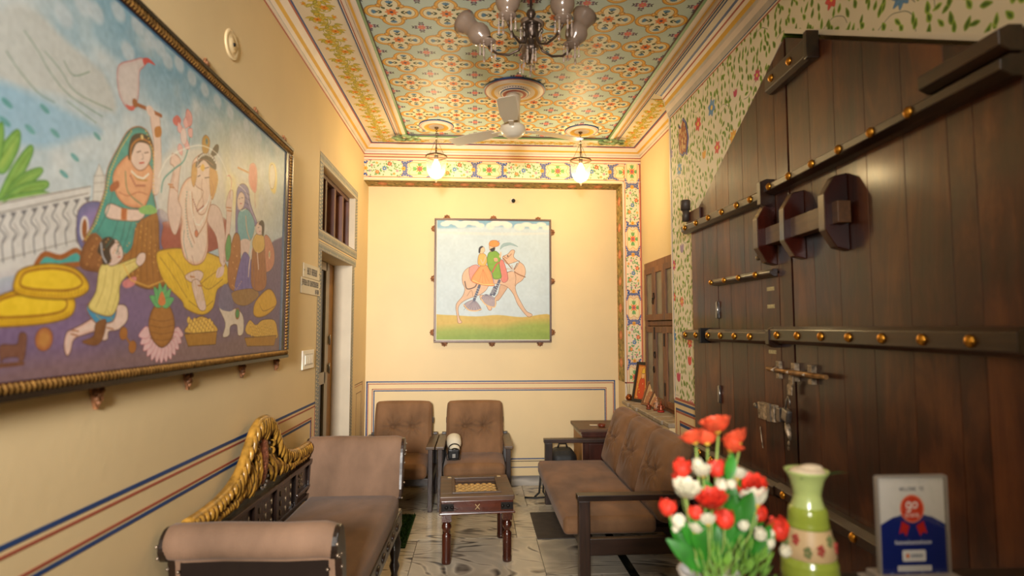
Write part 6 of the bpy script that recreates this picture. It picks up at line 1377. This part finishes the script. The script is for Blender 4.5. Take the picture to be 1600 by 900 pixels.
# artificial bouquet in a white pot
t = thing('flower_pot', 'white pot of red and white artificial flowers at the near edge of the counter', 'plant', (.452, 1.12, ZT))
B().lathe([(0, 0), (.040, 0), (.044, .004), (.052, .055), (.057, .070), (.059, .075), (.054, .075), (.048, .06), (.0, .055)], 28).build('pot', mat('white_ceramic', (.86, .84, .83), .3, var=.02), t)
redm = mat('red_petal', (.88, .22, .14), .55, var=.25, scale=60); orm = mat('coral_petal', (.93, .36, .22), .55, var=.2, scale=60); whm = mat('white_petal', (.86, .84, .74), .55, var=.08, scale=60); lm_ = mat('fresh_leaf', (.17, .46, .12), .4, var=.3, scale=20); lm2 = mat('light_leaf', (.42, .60, .20), .5, var=.3, scale=30); stm = mat('pale_stem', (.58, .68, .34), .5); yc = mat('yellow_centre', (.86, .72, .26), .6)
def w2l(u, v, d):
    """offset of a blossom from the pot axis: metres right / up, d = towards the back"""
    return V((u - 1096) * .001295 * (1 + d), d, (882 - v) * .00129 + .06)
r_ = random.Random(21)
def blossom(c_, R, m, n=9, rings_=3, openness=.6):
    b = B()
    for k in range(rings_):
        for j in range(n - k * 2):
            a = 2 * PI * j / (n - k * 2) + k * .5; tlt = (.30 + .38 * k) * (1.3 - openness); L = R * (1 - .22 * k)
            d = V(math.cos(a) * math.cos(tlt), math.sin(a) * math.cos(tlt), math.sin(tlt) + .15)
            leafmesh(b, (0, 0, R * .10 * k), d, (0, 0, 1), L, R * .46, 0, -.35, 4)
    b.ball((0, 0, R * .16), R * .22, 1, n=8)
    nm = 'white_flower' if m is whm else 'red_flower'
    o = b.build(nm, [m, yc], t, fix=False); o.location = c_; o.rotation_euler = (r_.uniform(.1, .6), r_.uniform(-.4, .4), r_.uniform(0, 6)); return o
def rosebud(c_, R, m):
    b = B().ball((0, 0, 0), R * .85, 0, 1, 1, 1.05, 12)
    for j in range(7): a = j * 2.4; leafmesh(b, (R * .35 * math.cos(a), R * .35 * math.sin(a), -R * .6), (math.cos(a) * .55, math.sin(a) * .55, 1), (math.cos(a), math.sin(a), 0), R * 1.5, R * .55, 0, .25, 5)
    for j in range(4): a = j * 1.57; leafmesh(b, (0, 0, -R * .9), (math.cos(a), math.sin(a), .5), (0, 0, 1), R * .9, R * .22, 1, -.3, 4)
    o = b.build('white_flower' if m is whm else 'red_flower', [m, lm2], t, fix=False); o.location = c_; o.rotation_euler = (r_.uniform(-.3, .5), r_.uniform(-.3, .3), r_.uniform(0, 6)); return o
stems = B()
reds = [(1116, 665, 24, 0), (1081, 681, 20, 0), (1108, 688, 20, .03), (1127, 690, 17, -.02), (1149, 684, 22, 0), (1090, 768, 24, -.04), (1170, 757, 23, 0)]
buds = [(1058, 718, 13, 0), (1061, 738, 11, .02), (1112, 719, 13, 0), (1139, 722, 12, .02), (1035, 776, 12, 0), (1068, 777, 10, -.03), (1110, 784, 14, -.04), (1180, 790, 12, .01), (1206, 812, 16, 0)]
whs = [(1085, 727, 16, -.02), (1056, 756, 22, -.02), (1147, 738, 16, .01), (1167, 773, 24, -.02), (1084, 793, 15, -.04), (1162, 800, 12, -.01), (1064, 806, 13, -.03)]
small = [(1115, 741, 9), (1124, 736, 7), (1078, 708, 7), (1095, 748, 6), (1048, 794, 10), (1056, 802, 8), (1185, 826, 8), (1206, 835, 8), (1079, 816, 7), (1143, 797, 8), (1170, 812, 9), (1135, 772, 6), (1190, 815, 6), (1044, 806, 5), (1073, 798, 6)]
for (u, v, R, d) in reds: blossom(w2l(u, v, d), R * .00165, orm if v < 700 else redm, 11, 4, .55); stems.tube([w2l(u, v, d) - V(0, 0, .006), w2l(u * .8 + 219, v + 50, d * .8), w2l(1096 + (u - 1096) * .25, 878, d * .3)], .0022, 6)
for (u, v, R, d) in buds: rosebud(w2l(u, v, d), R * .00150, redm); stems.tube([w2l(u, v, d), w2l(u * .85 + 164, v + 40, d), w2l(1096 + (u - 1096) * .25, 878, 0)], .0018, 6)
for (u, v, R, d) in whs: blossom(w2l(u, v, d), R * .0017, whm, 9, 4, .3); stems.tube([w2l(u, v, d), w2l(u * .85 + 164, v + 40, d), w2l(1096 + (u - 1096) * .25, 878, 0)], .0018, 6)
for (u, v, R) in small: rosebud(w2l(u, v, r_.uniform(-.04, .0)), R * .0015, whm)
stems.build('stems', stm, t)
b = B()
for (u, v, dx, dz, L, W) in ((1090, 860, -.75, 1, .10, .016), (1100, 850, -.15, 1, .085, .020), (1130, 865, .35, .9, .11, .026), (1110, 860, .1, 1, .10, .022), (1135, 862, .7, .7, .10, .020), (1085, 865, -.9, .8, .09, .016), (1150, 862, .9, .6, .08, .018), (1120, 800, .2, 1, .06, .018), (1135, 790, .5, 1, .06, .018), (1100, 770, -.3, 1, .05, .014), (1125, 775, .1, 1, .06, .018), (1160, 840, .6, .9, .06, .014), (1150, 810, .2, 1, .06, .016), (1070, 830, -.5, 1, .06, .012), (1105, 820, .0, 1, .07, .020), (1140, 830, .3, 1, .07, .022), (1120, 730, .3, 1, .05, .012), (1118, 862, .75, 1.0, .115, .034), (1075, 858, -.5, 1, .10, .018), (1098, 850, .25, 1, .12, .026), (1128, 822, .5, 1, .075, .026), (1112, 800, -.2, 1, .07, .022), (1140, 800, .1, 1, .06, .022), (1085, 845, -.3, 1, .09, .020), (1128, 765, -.2, 1, .05, .018), (1158, 850, .6, .8, .08, .018), (1150, 775, .1, 1, .05, .012)):
    bb = B(); leafmesh(bb, w2l(u, v, r_.uniform(-.03, .02)), (dx, r_.uniform(-.4, .1), dz), (0, -1, .2), L, W, 0, .25, 7); bb.build('leaf', lm_, t, fix=False)
b = B()
for k in range(170):
    u = r_.uniform(1066, 1180); v = r_.uniform(830, 886); dx = (u - 1110) * .012 + r_.uniform(-.4, .4); leafmesh(b, w2l(u, v, r_.uniform(-.045, .03)), (dx, r_.uniform(-.5, .3), 1), (0, -1, .1), r_.uniform(.016, .032), .0024, 0, .3, 3)
b.build('fern_sprays', lm2, t, fix=False)['kind'] = 'stuff'

# acrylic sign holder with a printed card
t = thing('sign_holder', 'clear acrylic stand holding a blue and white award card', 'sign', (.935, 1.20, ZT))
def tex_card():
    c = Canvas(300, 400, (.86, .84, .80)); navy = (.03, .13, .44)
    c.poly([(0, 185), (60, 155), (150, 140), (240, 155), (300, 185), (300, 401), (0, 401)], navy, False); c.ell(150, 300, 190, 160, navy, n=40); c.a[300:] = navy
    redc = (.82, .22, .12)
    c.poly([(100, 170), (135, 190), (118, 232), (104, 214), (84, 222)], (.74, .14, .12), False); c.poly([(200, 170), (165, 190), (182, 232), (196, 214), (216, 222)], (.74, .14, .12), False)
    c.ell(150, 122, 56, 56, (.93, .52, .40), n=40); c.ell(150, 122, 50, 50, redc, n=40)
    W_ = (.95, .93, .90); L = lambda p, w_=3, col=W_, cl=False: c.line(p, col, w_, False, closed=cl)
    c.line([(142, 100), (132, 96), (124, 104), (126, 116), (136, 119), (142, 112)], W_, 6); c.line([(142, 98), (142, 126), (134, 134), (125, 130)], W_, 6)      # g
    c.line([(163, 98), (154, 101), (152, 110), (157, 118), (168, 118), (174, 110), (172, 100), (163, 98)], W_, 6)                                       # o
    for i, g_ in enumerate('STAYS'): word(c, g_, 118 + i * 13, 142, 9, 13, W_, 2.6)
    word(c, 'WELCOME TO', 96, 38, 9, 12, (.30, .32, .38), 2.2)
    r_ = random.Random(3)
    for i in range(17): L([(66 + i * 10, 262), (66 + i * 10 + 1, 246 if i in (0, 6, 12) else 251)], 2.6); L([(66 + i * 10 + 5, 262), (66 + i * 10 + 5, 251)], 2.4); L([(66 + i * 10, r_.choice((252, 257, 261))), (66 + i * 10 + 5, 256)], 2)
    c.poly([(100, 285), (200, 285), (204, 290), (204, 325), (200, 330), (100, 330), (96, 325), (96, 290)], (.92, .91, .89), False); c.ell(120, 308, 9, 9, (.92, .50, .28), n=12)
    for i in range(8): L([(136 + i * 7, 314), (138 + i * 7, 303)], 3, (.30, .36, .46)); L([(136 + i * 7, 308), (141 + i * 7, 306)], 2, (.30, .36, .46))
    c.poly([(72, 346), (228, 346), (228, 368), (72, 368)], (.88, .87, .86), False)
    for i in range(18): L([(80 + i * 8, 361), (83 + i * 8, 353)], 1.6, (.45, .47, .5))
    for x in (45, 115, 185, 255): c.ell(x, 378, 7, 5, (.55, .62, .74)); L([(x - 12, 392), (x + 12, 392)], 3, (.45, .52, .66))
    return imat('award_card', c.image('card'), .35)
FONT = {'S': [[(1, 0), (0, 0), (0, .5), (1, .5), (1, 1), (0, 1)]], 'T': [[(0, 0), (1, 0)], [(.5, 0), (.5, 1)]], 'A': [[(0, 1), (.5, 0), (1, 1)], [(.2, .62), (.8, .62)]], 'Y': [[(0, 0), (.5, .5), (1, 0)], [(.5, .5), (.5, 1)]], 'W': [[(0, 0), (.25, 1), (.5, .3), (.75, 1), (1, 0)]], 'E': [[(1, 0), (0, 0), (0, 1), (1, 1)], [(0, .5), (.8, .5)]], 'L': [[(0, 0), (0, 1), (1, 1)]], 'C': [[(1, 0), (0, 0), (0, 1), (1, 1)]], 'O': [[(0, 0), (1, 0), (1, 1), (0, 1), (0, 0)]], 'M': [[(0, 1), (0, 0), (.5, .6), (1, 0), (1, 1)]], ' ': []}
def word(c, s_, x, y, w_, h, col, lw):
    for ch in s_:
        for st in FONT[ch]: c.line([(x + a * (w_ - 1), y + b_ * h) for a, b_ in st], col, lw, False)
        x += w_ * 1.25
B().box(-.072, .074, .001, .003, .012, .224).build('card_board', mat('card_back', (.86, .84, .80), .5), t)
o = B().quad((-.072, .0005, .012), (.074, .0005, .012), (.074, .0005, .224), (-.072, .0005, .224)).build('printed_card', tex_card(), t, fix=False); uv_planar(o, 'xz', (1 / .146, 1 / .212), (.072 / .146, -.012 / .212))
ac = thin_glass('acrylic', (.98, .98, .98), .03, .05)
B().box(-.075, .077, -.004, -.002, .006, .228).box(-.075, .077, .005, .007, .006, .228).box(-.075, -.073, -.002, .005, .006, .228).box(.075, .077, -.002, .005, .006, .228).build('acrylic_sleeve', ac, t)
B().box(-.092, .094, -.045, .055, 0, .006).box(-.085, .087, -.03, .035, .006, .024).build('stand_base', mat('frosted_acrylic', (.62, .58, .54), .3, var=.05), t, bevel=.002)
for z, nm in ((.228, 0),): B().box(-.075, .077, -.004, .007, .226, .230).box(-.0785, -.0745, -.004, .007, .006, .228).box(.0765, .0795, -.004, .007, .006, .228).build('polished_edge', mat('acrylic_edge', (.60, .57, .54), .3), t)
